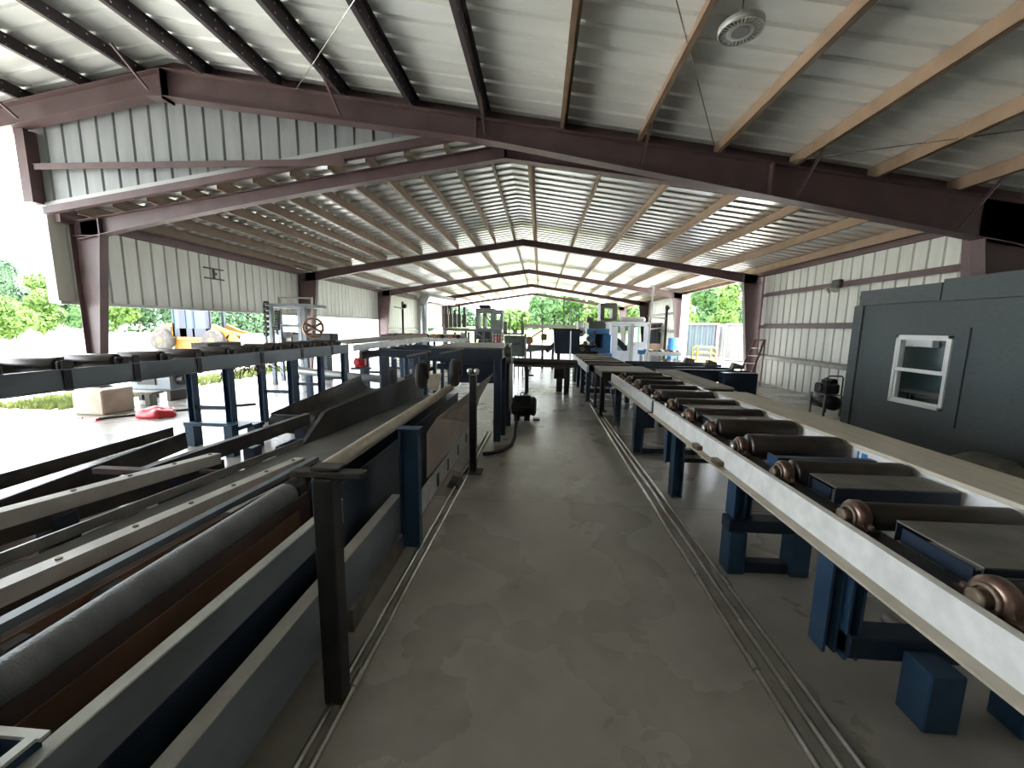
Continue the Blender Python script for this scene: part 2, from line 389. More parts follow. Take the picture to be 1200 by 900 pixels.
# frames
def frame(label,y,xl,xr,ridge,top,bot,w=.15,colL=True,colR=True,step=1.0,mtl='primer',ped=False):
    r=T('portal_frame',label,'steel frame',(ridge,y,0))
    def rafter(x0,x1):
        m=MB(); n=max(2,int(abs(x1-x0)/step)); xs=[x0+(x1-x0)*i/n for i in range(n+1)]
        m.prism([(x,top(x)) for x in xs]+[(x,bot(x)) for x in reversed(xs)],'xz',y-.006,y+.006)
        for i in range(n):
            a,b=xs[i],xs[i+1]
            m.bar((a,y,top(a)-.006),(b,y,top(b)-.006),w,.012); m.bar((a,y,bot(a)+.006),(b,y,bot(b)+.006),w,.012)
        m.box(x0-.012,x0+.012,y-w/2,y+w/2,bot(x0),top(x0))   # end plate at the ridge
        m.build('rafter',mtl,r)
    rafter(ridge,xr); rafter(ridge,xl)
    for on,x,sg in ((colL,xl,-1),(colR,xr,1)):
        if not on: continue
        zt=top(x)-.02; zk=bot(x-sg*.35); z0=.45 if (ped and sg<0) else 0
        xo=x+sg*(.12 if ped and sg<0 else .22); xt=x-sg*.42; xb=x-sg*.06
        m=MB()
        m.prism([(xo,z0),(xo,zt),(xt,top(xt)-.02),(xt,zk),(xb,z0)],'xz',y-.006,y+.006)
        m.box(xo-.006,xo+.006,y-w/2,y+w/2,z0,zt)
        m.bar((xb,y,z0),(xt,y,zk),w,.012,(1,0,0))
        m.box(xt-.012,xt+.012,y-w/2,y+w/2,zk,top(xt)-.02)
        m.bar((xo,y,zk),(xt,y,zk),w-.02,.012)
        m.build('column',mtl,r)
        b=MB(); b.box(min(xo,xb)-.01,max(xo,xb)+.05,y-w/2-.04,y+w/2+.04,z0,z0+.02); b.build('base_plate',mtl,r)
    return r
fA=T('portal_frame','big dark red end frame of the near roof, crossing the whole view','steel frame',(XA,YA,0))
for x0,x1 in ((XA,7.0),(XA,-12.5)):
    n=24; xs=[x0+(x1-x0)*i/n for i in range(n+1)]; m=MB()
    m.prism([(x,topA(x)) for x in xs]+[(x,botA(x)) for x in reversed(xs)],'xz',YA-.006,YA+.006)
    for i in range(n):
        a,b=xs[i],xs[i+1]
        m.bar((a,YA,topA(a)-.008),(b,YA,topA(b)-.008),.2,.016); m.bar((a,YA,botA(a)+.008),(b,YA,botA(b)+.008),.2,.016)
    m.box(x0-.015,x0+.015,YA-.1,YA+.1,botA(x0)-.03,topA(x0)+.0)
    for xx in ((-1.0,3.2) if x1>0 else (-8.9,)): m.box(xx-.012,xx+.012,YA-.1,YA+.1,botA(xx),topA(xx))
    m.build('rafter','primer',fA)
m=MB(); m.prism([(7.0,0),(7.0,topA(7.0)-.02),(6.1,topA(6.1)-.02),(6.1,botA(6.1)),(6.65,0)],'xz',YA-.006,YA+.006)
m.bar((6.65,YA,0),(6.1,YA,botA(6.1)),.2,.014,(1,0,0)); m.box(6.99,7.004,YA-.1,YA+.1,0,topA(7)-.05); m.build('column','primer',fA)
m=MB(); m.box(-12.6,-12.25,YA-.1,YA+.1,0,topA(-12.5)-.05); m.build('column','primer',fA)
m=MB(); m.box(-8.42,-8.25,YG-.20,YG-.02,zB(-8.4)+.02,botA(-8.35)-.0); m.build('post','primer',fA)
names=['dark red steel frame right behind the gable sheet, on a concrete block at left','dark red steel frame at the end of the first far bay, beside the ladder',
 'steel frame with sunlit pinkish columns, third from the gable sheet','thin looking steel frame fourth from the gable sheet','last steel frame at the far open end of the shed']
for i,y in enumerate(FR): frame(names[i],y,XL,XR,XRG,topB,botB,ped=(i==0),mtl='primer')

# girts
def girt(label,x,y0,y1,z,s,m='primer'):
    q=MB(); q.box(x,x-s*.14,y0,y1,z,z+.008); q.box(x-s*.132,x-s*.14,y0,y1,z-.09,z); q.box(x,x-s*.006,y0,y1,z,z+.05)
    tag(q.build('wall_girt',m),label,'wall girt','girts carrying the wall sheets')
xg=WR-.012
girt('top dark red girt on the right wall, carrying the flood light',xg,YA+.3,FR[1]-.25,2.76,1)
girt('middle dark red girt on the right wall at eye level',xg,YA+.3,FR[1]-.25,1.80,1)
girt('lowest grey girt on the right wall behind the ladder',xg,YA+.3,FR[1]-.25,.86,1,'worn')
girt('upper girt on the right wall of the far bay',xg,FR[2]+.2,FR[3]-.2,2.5,1)
girt('lower girt on the right wall of the far bay',xg,FR[2]+.2,FR[3]-.2,1.55,1)
girt('girt across the full height left wall sheet of the third bay',WL+.012,FR[2]+.2,FR[3]-.2,1.45,-1,'worn')
q=MB(); q.box(-8.24,-3.05,YG-.16,YG-.03,4.14,4.155); q.box(-8.2,-3.05,YG-.16,YG-.15,4.06,4.14); q.box(-8.2,-3.05,YG-.035,YG-.03,4.155,4.2)
tag(q.build('wall_girt','primer'),'long level girt across the gable sheet up at the left','wall girt','girts carrying the wall sheets')

# purlins
def purlin(label,x,y0,y1,ztop,slope,m,group,d=1,name='roof_purlin'):
    """Z purlin along y; object origin at its top"""
    o=T(name,label,'roof purlin',(0,0,0)); bpy.data.objects.remove(o)
    w=.055; q=MB()
    q.box(x-.004,x+.004,y0,y1,ztop-PD,ztop)
    q.add([(x,y0,ztop-.005),(x+d*w,y0,ztop-.005-d*w*slope),(x+d*w,y1,ztop-.005-d*w*slope),(x,y1,ztop-.005),(x,y0,ztop),(x+d*w,y0,ztop-d*w*slope),(x+d*w,y1,ztop-d*w*slope),(x,y1,ztop)],
          [(0,1,2,3),(7,6,5,4),(0,4,5,1),(1,5,6,2),(2,6,7,3),(3,7,4,0)])
    q.box(x,x-d*w,y0,y1,ztop-PD,ztop-PD+.006)
    q.box(x-d*w,x-d*(w-.005),y0,y1,ztop-PD,ztop-PD+.02)
    for vv in q.v: vv -= Vector((x,0,ztop))
    ob=q.build(name,m); ob.location=(x,0,ztop)
    return tag(ob,label,'roof purlin',group)
xsR=[-5.12,-4.02,-2.98,-1.93,-.86,.27,1.37,2.46,3.53,4.62,5.71,6.72]
for i,x in enumerate(xsR):
    purlin('purlin under the near roof, %s to the right of its ridge, brown steel'%ORD(i),x,-7.9,YG-.06,topA(x)+PD+.003,.16,'purlin_bolt_shaded' if x<-.5 else 'purlin_lit','purlins of the near roof',1)
xsL=[-6.2,-7.12,-8.15,-9.2,-10.3,-11.4,-12.3]
for i,x in enumerate(xsL):
    purlin('purlin under the near roof, %s to the left of its ridge, bolted shade-toned steel'%ORD(i),x,-7.9,YG-.06,topA(x)+PD+.003,-.16,'purlin_bolt_shaded','purlins of the near roof',-1)
for i,x in enumerate([-.23,1.0,2.16,3.35,4.5,5.7,6.75]):
    purlin('lit-toned tan purlin on the right slope of the far shed roof, %s below the ridge'%ORD(i),x,YG+.06,FR[4]+.3,topB(x)+PD+.003,.15,'purlin_lit','purlins of the far shed, right slope',1)
xb=[-.92,-1.55,-2.18,-2.8,-3.42,-4.05,-4.68,-5.3,-5.92,-6.54,-7.16,-7.8]
for i,x in enumerate(xb):
    purlin('brown purlin on the left slope of the far shed roof, %s below the ridge'%ORD(i),x,YG+.06,(FR[4]+.3) if i%2==0 else FR[1]+.25,topB(x)+PD+.003,-.15,'purlin_mid','purlins of the far shed, left slope',-1)

# flange braces from the near purlins down to the big rafter
for i,(x,dx) in enumerate([(-8.15,'leftmost on the big frame'),(-5.95,'just left of its ridge plate'),(-3.0,'over the gable sheet end'),(-.86,'near mid span over the shed ridge'),(1.37,'left of the round lamp bay'),(3.53,'below the pale wire'),(5.71,'next to the right column')]):
    z1=botA(x)+.05; z0=topA(x)+.03
    q=MB(); q.bar((x,YA-.12,z1),(x,YA-.62,z0),.035,.006); q.bar((x+.016,YA-.12,z1),(x+.016,YA-.62,z0),.005,.035)
    tag(q.build('flange_brace','primer'),'angle brace from purlin down to the big rafter, '+dx,'brace','flange braces on the big rafter')
# cross bracing cables under the roof
for p0,p1,lb in (((-3.6,YA-.2,5.0),(.3,2.0,4.55),'thin bracing cable under the near roof left of centre'),
                 ((2.3,YA-.3,4.1),(.7,3.2,4.45),'thin bracing cable under the near roof by the round lamp'),
                 ((3.35,YA-.2,3.95),(6.6,3.6,3.55),'pale bracing cable under the near roof at the right'),
                 ((-7.6,YA-.3,5.1),(-9.9,2.5,4.75),'thin bracing cable under the near roof at far left')):
    tag(MB().tube([p0,p1],.006,6).build('bracing_cable','bright'),lb,'cable')

# high bay lamps
def lamp(p,ztop,label,r=.2,big=True):
    x,y,z=p; o=T('high_bay_lamp',label,'lamp',(x,y,z),'round high bay lamps')
    b=MB(); b.lathe([(r*.55,0),(r*.62,.0),(r*.66,.03),(r*.55,.05),(r*.35,.075),(r*.2,.08)],(x,y,z),(0,0,1),28)
    b.build('housing','lamp',o)
    b=MB()
    for i in range(32):
        a=2*PI*i/32; c,s=math.cos(a),math.sin(a)
        b.bar((x+c*r*.62,y+s*r*.62,z+.025),(x+c*r*.98,y+s*r*.98,z+.025),.009,.045)
    b.build('heat_sink_fin','lamp',o)
    b=MB()
    n=32; vs=[];fs=[]
    for i in range(n):
        a=2*PI*i/n
        for rr,zz in ((r*.96,0),(r*1.02,0),(r*1.02,.05),(r*.96,.05)): vs.append((x+math.cos(a)*rr,y+math.sin(a)*rr,z+zz))
    for i in range(n):
        for k in range(4): fs.append((i*4+k,i*4+(k+1)%4,((i+1)%n)*4+(k+1)%4,((i+1)%n)*4+k))
    b.add(vs,fs,True); b.build('outer_ring','lamp',o)
    MB().cyl((x,y,z-.004),(x,y,z-.001),r*.42,24).build('lens','lens',o)
    b=MB(); b.cyl((x,y,z+.08),(x,y,z+.13),r*.22,16); b.cyl((x,y,z+.13),(x,y,z+.15),r*.13,12); b.build('driver_cap','lamp',o)
    b=MB(); b.cyl((x,y,z+.15),(x,y,ztop),.006,6); b.build('hanging_rod','dark',o)
    return o
pl=at(868,38,y=3.6); lamp(pl,zA(pl.x)-.02,'round finned lamp under the near roof at upper right',.16)
for (a,b,y,lb) in ((852,270,10.2,'small round lamp under the right slope of the far shed, first bay'),(360,270,10.2,'small round lamp under the left slope of the far shed, first bay'),
                   (601,232,10.2,'round lamp hanging on the ridge line of the far shed, first bay'),(615,292,16.5,'round lamp on the ridge line of the far shed, second bay'),
                   (765,314,17.5,'small round lamp on the right slope of the far shed, second bay'),(463,312,17.5,'small round lamp on the left slope of the far shed, second bay'),
                   (728,336,24,'tiny round lamp on the right slope, third bay'),(511,333,24,'tiny round lamp on the left slope, third bay')):
    q=at(a,b,y=y); lamp(q,zB(q.x)-.02,lb,.17)
# flood light and boxes on the right wall
p=at(979,336,x=6.85); o=T('wall_mounted_floodlight','twin head flood light on the top girt of the right wall','flood light',p)
b=MB(); b.box(p.x-.02,p.x+.09,p.y-.13,p.y+.13,p.z-.03,p.z+.16,.02); b.build('battery_box','dark',o)
for s in (-1,1):
    b=MB(); b.lathe([(.03,0),(.075,.07),(.08,.1),(.07,.105)],(p.x-.03,p.y+s*.09,p.z-.02),(-.6,s*.3,-.6),16); b.build('lamp_head','lamp',o)

# ================================================================== OFFICE
XO=5.5; YO0,YO1=.6,7.5; ZO=2.36
of=T('office_booth','slate grey plywood office booth with a white window on the right','office booth',(6.2,4.5,0))
wy0,wy1,wz0,wz1=5.74,6.58,.59,1.61
m=MB()
for y0,y1,z0,z1 in ((YO0,wy0,0,2.1),(wy1,YO1,0,2.1),(wy0,wy1,0,wz0),(wy0,wy1,wz1,2.1)): m.box(XO,XO+.08,y0,y1,z0,z1)
m.build('front_wall','office',of)
MB().box(XO+.081,6.12,YO1-.08,YO1,0,2.2).build('end_wall','office',of)
MB().box(XO+.08,6.12,YO0,YO0+.08,0,2.2).build('end_wall','office',of)
MB().box(6.08,6.12,YO0+.08,YO1-.08,0,2.2).build('rear_wall','office',of)
MB().box(XO+.0,6.12,YO0,YO1-.02,2.2,2.26).build('roof_panel','office',of)
q=at(1108,345,x=XO).y
MB().box(XO-.05,XO-.001,q+.015,YO1-.1,2.09,2.33).build('fascia_board','office',of)
MB().box(XO-.055,XO-.001,YO0,q-.01,2.075,2.37).build('fascia_board','office',of)
MB().box(XO-.03,XO-.001,YO1-.17,YO1+.02,0,2.085).build('corner_board','office',of)
q=at(1132,430,x=XO).y; q2=at(1160,430,x=XO).y
m=MB(); 
for y0,y1,z0,z1 in ((q,wy0,.40,1.72),(wy1,wy1+.28,.40,1.72),(wy0,wy1,.40,wz0),(wy0,wy1,wz1,1.72)): m.box(XO-.025,XO-.001,y0,y1,z0,z1)
m.build('lapped_sheet','office',of)
MB().box(XO-.022,XO-.001,YO0,q2,.0,2.07).build('lapped_sheet','office',of)
wi=MB(); xw=XO-.05
for y0,y1,z0,z1 in ((wy0,wy0+.045,wz0,wz1),(wy1-.045,wy1,wz0,wz1),(wy0,wy1,wz0,wz0+.045),(wy0,wy1,wz1-.045,wz1)): wi.box(xw,XO+.06,y0,y1,z0,z1)
wi=wi.build('window_frame','white',of)
zm=(wz0+wz1)/2
s=MB()
for y0,y1,z0,z1 in ((wy0+.045,wy1-.045,zm-.03,zm+.02),(wy0+.046,wy0+.075,zm,wz1-.046),(wy1-.075,wy1-.046,zm,wz1-.046),(wy0+.075,wy1-.075,wz1-.07,wz1-.046)): s.box(xw+.005,XO+.0,y0,y1,z0,z1)
s.build('sash','white',wi)
s=MB()
for y0,y1,z0,z1 in ((wy0+.046,wy0+.07,wz0+.046,zm-.031),(wy1-.07,wy1-.046,wz0+.046,zm-.031),(wy0+.07,wy1-.07,wz0+.046,wz0+.07)): s.box(xw+.025,XO+.02,y0,y1,z0,z1)
s.build('sash','white',wi)
MB().box(XO-.022,XO-.018,wy0+.076,wy1-.076,zm+.021,wz1-.071).build('pane','glass',wi)
MB().box(XO+.001,XO+.005,wy0+.071,wy1-.071,wz0+.071,zm-.032).build('pane','glass',wi)
# dark shelf and monitor seen through the window belong inside: a simple desk
dk=T('office_desk','dark desk inside the grey office, seen through its window','desk',(5.87,6.1,0))
MB().box(5.68,6.06,5.3,6.9,.70,.74,.01).build('desk_top','dark',dk)
for x in (5.72,6.02):
    for y in (5.35,6.85): MB().box(x-.03,x+.03,y-.03,y+.03,0,.70).build('leg','dark',dk)

oi=MB(); oi.box(5.95,6.06,6.55,7.3,1.42,1.72,.01); oi=tag(oi.build('wall_cabinet','white'),'white cabinet high on the office back wall, seen through its window','cabinet')
ol=T('added_office_lamp','small lamp added inside the grey office to brighten its window','lamp',(5.85,6.6,2.1))
MB().lathe([(.02,0),(.08,.01),(.09,.05),(.04,.09)],(5.85,6.6,2.10),(0,0,1),16).build('shade','white',ol)
ld=bpy.data.lights.new('added_fill_bulb','POINT'); ld.energy=4; ld.shadow_soft_size=.05; lo_=bpy.data.objects.new('added_fill_bulb',ld); C.objects.link(lo_); lo_.location=(5.85,6.6,2.03)  # added fill light, lifts the dark room behind the window
MT['teal']=mat('teal office wall',(.10,.16,.16),.6)
MB().box(6.072,6.079,YO0+.1,YO1-.1,.0,1.40).build('inner_lining','teal',of)
# canvas lump by the office
bm=bmesh.new(); bmesh.ops.create_icosphere(bm,subdivisions=4,radius=1)
for v in bm.verts:
    p=v.co; n=.10*math.sin(5*p.x+2)*math.sin(4*p.y)+.06*math.sin(9*p.y+p.z*7)
    v.co=Vector((p.x*.20*(1+n),p.y*.36*(1+n*.6),max(-.12,p.z*.14*(1+n))))
me=bpy.data.meshes.new('canvas'); bm.to_mesh(me); bm.free(); me.polygons.foreach_set('use_smooth',[True]*len(me.polygons)); me.materials.append(MT['stone'])
o=bpy.data.objects.new('canvas_bundle',me); C.objects.link(o); o.location=(5.2,4.83,.12+.0)
tag(o,'grey canvas bundle lying on the floor against the office wall','bundle')

# air compressor by the office corner
ac=T('air_compressor','black engine driven air compressor beside the office corner','compressor',(5.75,8.3,0))
m=MB(); cx,cy=5.72,8.3
m.lathe([(.02,-.30),(.10,-.29),(.14,-.24),(.14,.24),(.10,.29),(.02,.30)],(cx,cy,.26),(0,1,0),20); m.build('tank','black',ac)
m=MB(); m.box(cx-.16,cx+.16,cy-.2,cy+.2,.41,.43); m.build('deck_plate','worn',ac)
m=MB(); m.box(cx-.17,cx+.13,cy-.18,cy+.14,.43,.63,.03); m.cyl((cx+.05,cy-.1,.66),(cx+.05,cy+.12,.66),.07,14); m.cyl((cx-.04,cy,.56),(cx-.04,cy,.70),.075,16); m.box(cx-.02,cx+.14,cy-.1,cy+.1,.55,.68,.03); m.build('engine','black',ac)
m=MB(); m.cyl((cx-.15,cy-.05,.54),(cx-.20,cy-.05,.54),.085,18); m.build('flywheel','dark',ac)
m=MB(); m.tube([(cx-.14,cy-.18,.43),(cx-.14,cy-.18,.76),(cx-.10,cy-.18,.79),(cx+.12,cy-.18,.79),(cx+.15,cy-.18,.76),(cx+.15,cy-.18,.43)],.013,8); m.build('handle','black',ac)
for x in (cx-.15,cx+.15):
    for y in (cy-.2,cy+.2): MB().box(x-.015,x+.015,y-.015,y+.015,0,.41).build('leg','worn',ac)

# stepladder on the right wall
la=T('stepladder','red fibreglass stepladder with pale steps against the right wall','ladder',(6.6,12.5,0))
top=Vector((6.56,12.55,1.34)); wv=Vector((.18,-.16,0)); ff=Vector((5.98,12.25,0)); rf=Vector((6.62,12.75,0))
for s,nm in ((-1,0),(1,0)): MB().bar(ff+s*wv*.7+Vector((0,0,.0)),top+s*wv*.5,.055,.025,(0,1,0)).build('front_rail','fiberred',la)
for s in (-1,1): MB().bar(rf+s*wv*.7,top+s*wv*.5+Vector((.05,.05,0)),.03,.025,(0,1,0)).build('rear_rail','fiberred',la)
for k in range(1,6):
    t=k/6; c0=ff.lerp(top,t); MB().bar(c0-wv*(.7-.2*t),c0+wv*(.7-.2*t),.07,.022).build('step','alu',la)
MB().bar(top-wv*.62+Vector((.02,.02,.02)),top+wv*.62+Vector((.02,.02,.02)),.12,.04).build('top_cap','fiberred',la)

# ================================================================== RIGHT ROLLER CONVEYOR
rc=T('roller_conveyor','long roller conveyor with scuffed white rail and blue legs, right of the aisle','conveyor',(1.7,3.2,0))
def rail_piece(y0,y1,parent):
    m=MB(); m.box(1.30,1.308,y0,y1,.70,.84); m.box(1.308,1.335,y0,y1,.832,.84); m.build('side_rail','whitepaint',parent)
    m=MB(); m.box(1.245,1.30,y0,y1,.692,.702); m.build('rail_lip','lip',parent)
    m=MB(); m.box(1.336,1.47,y0,y1,.80,.808); m.build('bearing_strip','dark',parent)
rail_piece(-1.4,4.56,rc); rail_piece(4.64,7.3,rc)
m=MB(); m.box(2.085,2.095,-1.4,7.3,.70,.899); m.box(2.095,2.16,-1.4,7.3,.70,.71); m.build('side_rail','whitepaint',rc)
RR=[-1.0,-.45,.1,.66,1.22,1.77,2.30,2.80,3.30,3.78,4.29,4.82,5.32,5.82,6.32,6.82]
rad=[.06,.06,.06,.06,.06,.06,.075,.09,.088,.08,.08,.08,.08,.08,.08,.08]
def bearing(x,y,z,parent,s=1.0):
    b=MB(); b.box(x-.028*s,x+.028*s,y-.105*s,y+.105*s,.809,.826,.004)
    b.lathe([(.05*s,-.026*s),(.062*s,-.022*s),(.068*s,-.012*s),(.068*s,.018*s),(.06*s,.026*s)],(x,y,z),(1,0,0),22)
    b.prism([(y-.066*s,z),(y+.066*s,z),(y+.075*s,.83),(y+.11*s,.826),(y-.11*s,.826),(y-.075*s,.83)],'yz',x-.018*s,x+.018*s)
    bo=b.build('bearing','bearing',parent)
    q=MB(); q.lathe([(.036*s,0),(.047*s,0),(.047*s,.012*s),(.036*s,.012*s),(.036*s,0)],(x-.036*s,y,z),(1,0,0),20,True,False)
    for dy in (-.088,.088): q.cyl((x,y+dy*s,.826),(x,y+dy*s,.842),.012*s,6)
    q.build('race_and_bolts','rollerend',parent)
for i,(y,r) in enumerate(zip(RR,rad)):
    z=.848
    m=MB(); m.lathe([(.026,-.015),(.026,.0),(r*.92,.001),(r,.01),(r,.585),(r*.92,.595),(.026,.596),(.026,.625)],(1.45,y,z),(1,0,0),24); ro=m.build('roller','roller',rc)
    bearing(1.405,y,z,ro)
    m=MB(); m.cyl((1.345,y,z),(1.455,y,z),.026,14); m.lathe([(.02,0),(.03,.004),(.03,.012),(.026,.016)],(1.34,y,z),(1,0,0),14); m.build('shaft','bright' if i>6 else 'rollerend',ro)
# cover plates and cross channels between rollers
for (y0,y1,x0,x1,z) in ((.80,1.12,1.48,2.04,.885),(1.33,1.66,1.48,2.04,.885),(2.00,2.20,1.48,2.06,.885),(3.42,3.66,1.48,2.04,.885),(3.89,4.17,1.48,2.04,.885),(5.0,5.2,1.48,2.04,.885),(6.0,6.2,1.48,2.04,.885)):
    m=MB(); m.box(x0,x1,y0,y1,z-.006,z); cp=m.build('cover_plate','cover',rc)
    m=MB(); m.box(x0,x1,y0,y0+.006,z-.085,z-.007); m.box(x0,x1,y1-.006,y1,z-.085,z-.007); m.box(x0,x0+.006,y0+.03,y1-.03,z-.08,z-.02); m.build('edge_channel','navy',cp)
m=MB(); chan_x(m,2.47,1.47,2.04,.80,.88,1,.05); m.box(1.455,1.469,2.45,2.56,.77,.885); m.build('cross_channel','blue',rc)
for y in (-.7,1.0,1.5,2.6,4.5,5.6,7.0):
    m=MB(); m.box(1.34,2.08,y,y+.06,.69,.74); m.build('cross_member','navy',rc)
# supports
def leg(x0,x1,y0,y1,z0,z1,name='leg',mt='blue'):
    m=MB(); m.box(x0,x0+.012,y0,y1,z0,z1); m.box(x1-.012,x1,y0,y1,z0,z1); m.box(x0+.012,x1-.012,(y0+y1)/2-.006,(y0+y1)/2+.006,z0,z1); return m.build(name,mt,rc)
# A: nearest, hanging leg on an offset foot
leg(1.335,1.395,1.76,1.86,.18,.69); leg(1.40,1.46,1.72,1.82,.18,.79)
MB().box(1.40,2.1,1.70,1.82,.20,.31,.008).build('cross_beam','navy',rc)
MB().box(1.62,1.76,1.56,1.695,0,.27,.006).build('foot','blue',rc)
MB().box(2.0,2.12,1.56,1.695,0,.27,.006).build('foot','blue',rc); leg(2.02,2.09,1.72,1.82,.31,.69)
m=MB(); m.cyl((1.72,1.82,.27),(1.72,1.9,.27),.03,12); m.build('bracket_bolt','worn',rc)
# B: boxed stand
leg(1.335,1.41,2.66,2.78,.38,.69); leg(1.42,1.48,2.72,2.80,.38,.79)
m=MB(); m.box(1.31,1.42,2.62,2.76,0,.30,.006); m.build('leg','blue',rc)
m=MB(); m.box(1.72,1.84,2.62,2.76,0,.30,.006); m.build('leg','blue',rc)
MB().box(1.30,1.86,2.63,2.75,.30,.385,.006).build('cross_beam','navy',rc)
MB().box(1.42,1.72,2.65,2.73,.0,.075,.006).build('foot_beam','navy',rc)
leg(2.06,2.16,2.66,2.78,0,.69); MB().box(1.86,2.06,2.65,2.73,.31,.37).build('cross_beam','navy',rc)
# C: tall straight legs and a tie tube
leg(1.33,1.43,3.86,3.98,0,.69); leg(2.06,2.16,3.86,3.98,0,.69); leg(1.30,1.37,4.02,4.10,.30,.69)
MB().cyl((1.43,3.92,.37),(2.06,3.92,.37),.022,10).build('tie_tube','dark',rc)
# D: plate, leg and foot beam
MB().box(1.28,1.52,5.24,5.27,.36,.69).build('gusset_plate','navy',rc)
leg(1.28,1.40,5.28,5.40,0,.69); MB().box(1.40,2.06,5.29,5.37,.0,.07).build('foot_beam','navy',rc); leg(2.06,2.16,5.28,5.40,0,.69)
# E
leg(1.30,1.40,6.78,6.90,0,.69); leg(2.06,2.16,6.78,6.90,0,.69)
leg(1.34,1.44,-.86,-.74,0,.69); leg(2.0,2.09,-.86,-.74,0,.69)
m=MB(); m.box(1.24,1.299,6.9,7.0,.52,.62); m.build('junction_box','worn',rc)
m=MB(); m.tube([(1.27,6.9,.52),(1.27,6.7,.3),(1.25,6.2,.06),(1.23,5.9,.03)],.012,8); m.build('cable','black',rc)
for (y,z) in ((3.15,.715),(2.78,.715)):
    m=MB(); m.box(1.255,1.299,y,y+.11,.704,.74,.004); m.build('clip','rollerend',rc)

q=at(1013,537,x=2.084); m=MB(); m.box(2.080,2.0845,q.y-.02,q.y+.02,q.z-.028,q.z+.028); m.box(2.080,2.0845,q.y+.045,q.y+.055,q.z-.028,q.z+.03); m.build('sticker','drumblue',rc)
q=at(251,321,x=-8.30); m=MB(); m.box(-8.32,-8.28,q.y-.3,q.y+.3,q.z+.11,q.z+.14); m.box(-8.32,-8.28,q.y-.3,q.y+.3,q.z-.14,q.z-.11); m.box(-8.32,-8.29,q.y-.02,q.y+.02,q.z-.11,q.z+.11); m.box(-8.29,-8.26,q.y-.05,q.y+.05,q.z-.03,q.z+.03)
tag(m.build('wall_mounted_bracket','dark'),'small dark two bar bracket on the left wall sheet of the first bay','bracket')
pk=MB(); pk.box(2.075,2.45,-1.4,4.85,.90,.925,.003); tag(pk.build('wooden_plank','plank'),'long dusty plywood plank along the far rail of the right conveyor','plank')
pk=MB(); pk.box(2.665,2.82,4.85,6.7,.700,.73,.003); pk.box(2.83,2.95,4.9,6.7,.705,.745,.003); o=pk.build('stop_beam','mudwood')
tag(o,'pair of grey weathered boards on low trestles behind the plank end','boards')
for y in (5.1,6.4):
    t_=T('trestle','navy trestle under the grey boards, %s one'%('nearer' if y<6 else 'farther'),'trestle',(2.8,y,0))
    MB().box(2.64,2.98,y-.03,y+.03,.64,.699).build('beam','navy',t_)
    for x in (2.68,2.94): MB().box(x-.03,x+.03,y-.03,y+.03,0,.64).build('leg','navy',t_)
sp=T('slotted_plate','dusty slotted steel plate beyond the plank on the right conveyor','steel plate',(2.27,6.7,.86))
m=MB(); m.box(2.10,2.47,5.2,7.4,.90,.925,.003); m.build('plate','mudwood',sp)
m=MB(); m.box(2.42,2.47,5.21,7.4,.80,.899); m.build('side_flange','dark',sp)

# far part of the right conveyor
fc=T('roller_conveyor','far roller conveyor with shiny slats running up to the blue machine','conveyor',(1.6,11,0))
for x in (1.02,2.0): MB().box(x,x+.05,8.7,12.5,.70,.84).build('side_rail','lgray' if x<1.5 else 'dark',fc)
for k in range(9):
    y=8.85+k*.42
    m=MB(); m.cyl((1.08,y,.82),(1.99,y,.82),.055,14); m.build('roller','bright' if k>3 and k%2==0 else 'roller',fc)
for k in range(4):
    y=9.06+k*.84
    MB().box(1.1,1.98,y-.08,y+.08,.79,.86).build('slat','dark' if k%2==0 else 'whitepaint',fc)
for y in (9.0,10.2,11.3,12.3):
    for x in (1.06,1.94): MB().box(x,x+.09,y,y+.12,0,.70).build('leg','navy',fc)
    MB().box(1.15,1.94,y+.02,y+.1,.2,.3).build('cross_beam','navy',fc)
for y in (9.5,10.6,11.8):
    m=MB(); m.cyl((1.25,y,.42),(1.6,y,.42),.15,18); m.box(1.25,1.55,y-.2,y+.2,.50,.62); m.build('drive_motor','black',fc)
tb=T('bridge_table','low steel bridge plate between near and far right conveyors','table',(1.6,7.8,0))
MB().box(1.14,2.15,7.45,8.5,.84,.87,.004).build('top_plate','cover',tb); 
MB().box(1.16,2.05,7.47,8.48,.74,.839).build('apron','black',tb)
for x in (1.18,2.0):
    for y in (7.6,8.35): MB().cyl((x,y,.0),(x,y,.74),.03,10).build('leg','black',tb)
m=MB(); m.cyl((1.28,7.98,0),(1.28,7.98,.02),.09,16); m.cyl((1.28,7.98,.02),(1.28,7.98,.74),.035,12); m.build('post','black',tb)

# navy transfer deck
nd=T('transfer_deck','navy chain transfer deck with long parallel beams across the right side','conveyor',(3.1,9.6,0))
for k,y in enumerate((8.62,9.25,9.9,10.55)):
    z=.80+.0*k; m=MB(); chan_x(m,y,2.22,4.36,.56,z,1,.07,.012); m.box(2.22,4.36,y+.07,y+.10,z-.06,z-.02); m.box(2.22,4.36,y-.05,y,z+.002,z+.02); m.build('beam','navy',nd)
for x in (2.45,3.3,4.15):
    MB().box(x,x+.1,8.74,10.5,.46,.555).build('cross_beam','navy',nd)
    for y in (8.8,10.3): MB().box(x,x+.1,y,y+.1,0,.46).build('leg','navy',nd)
MB().box(3.72,4.38,8.30,8.56,.30,.79,.01).build('end_box','navy',nd)
for x in (3.76,4.26): MB().box(x,x+.08,8.38,8.5,0,.30).build('leg','navy',nd)
for k,x in enumerate((3.7,3.95,4.2)):
    y=10.2-.7*k; m=MB(); m.prism([(x-.12,.82),(x+.14,.82),(x+.14,.90),(x-.06,.96)],'xz',y,y+.15); m.build('stop_block','worn',nd)

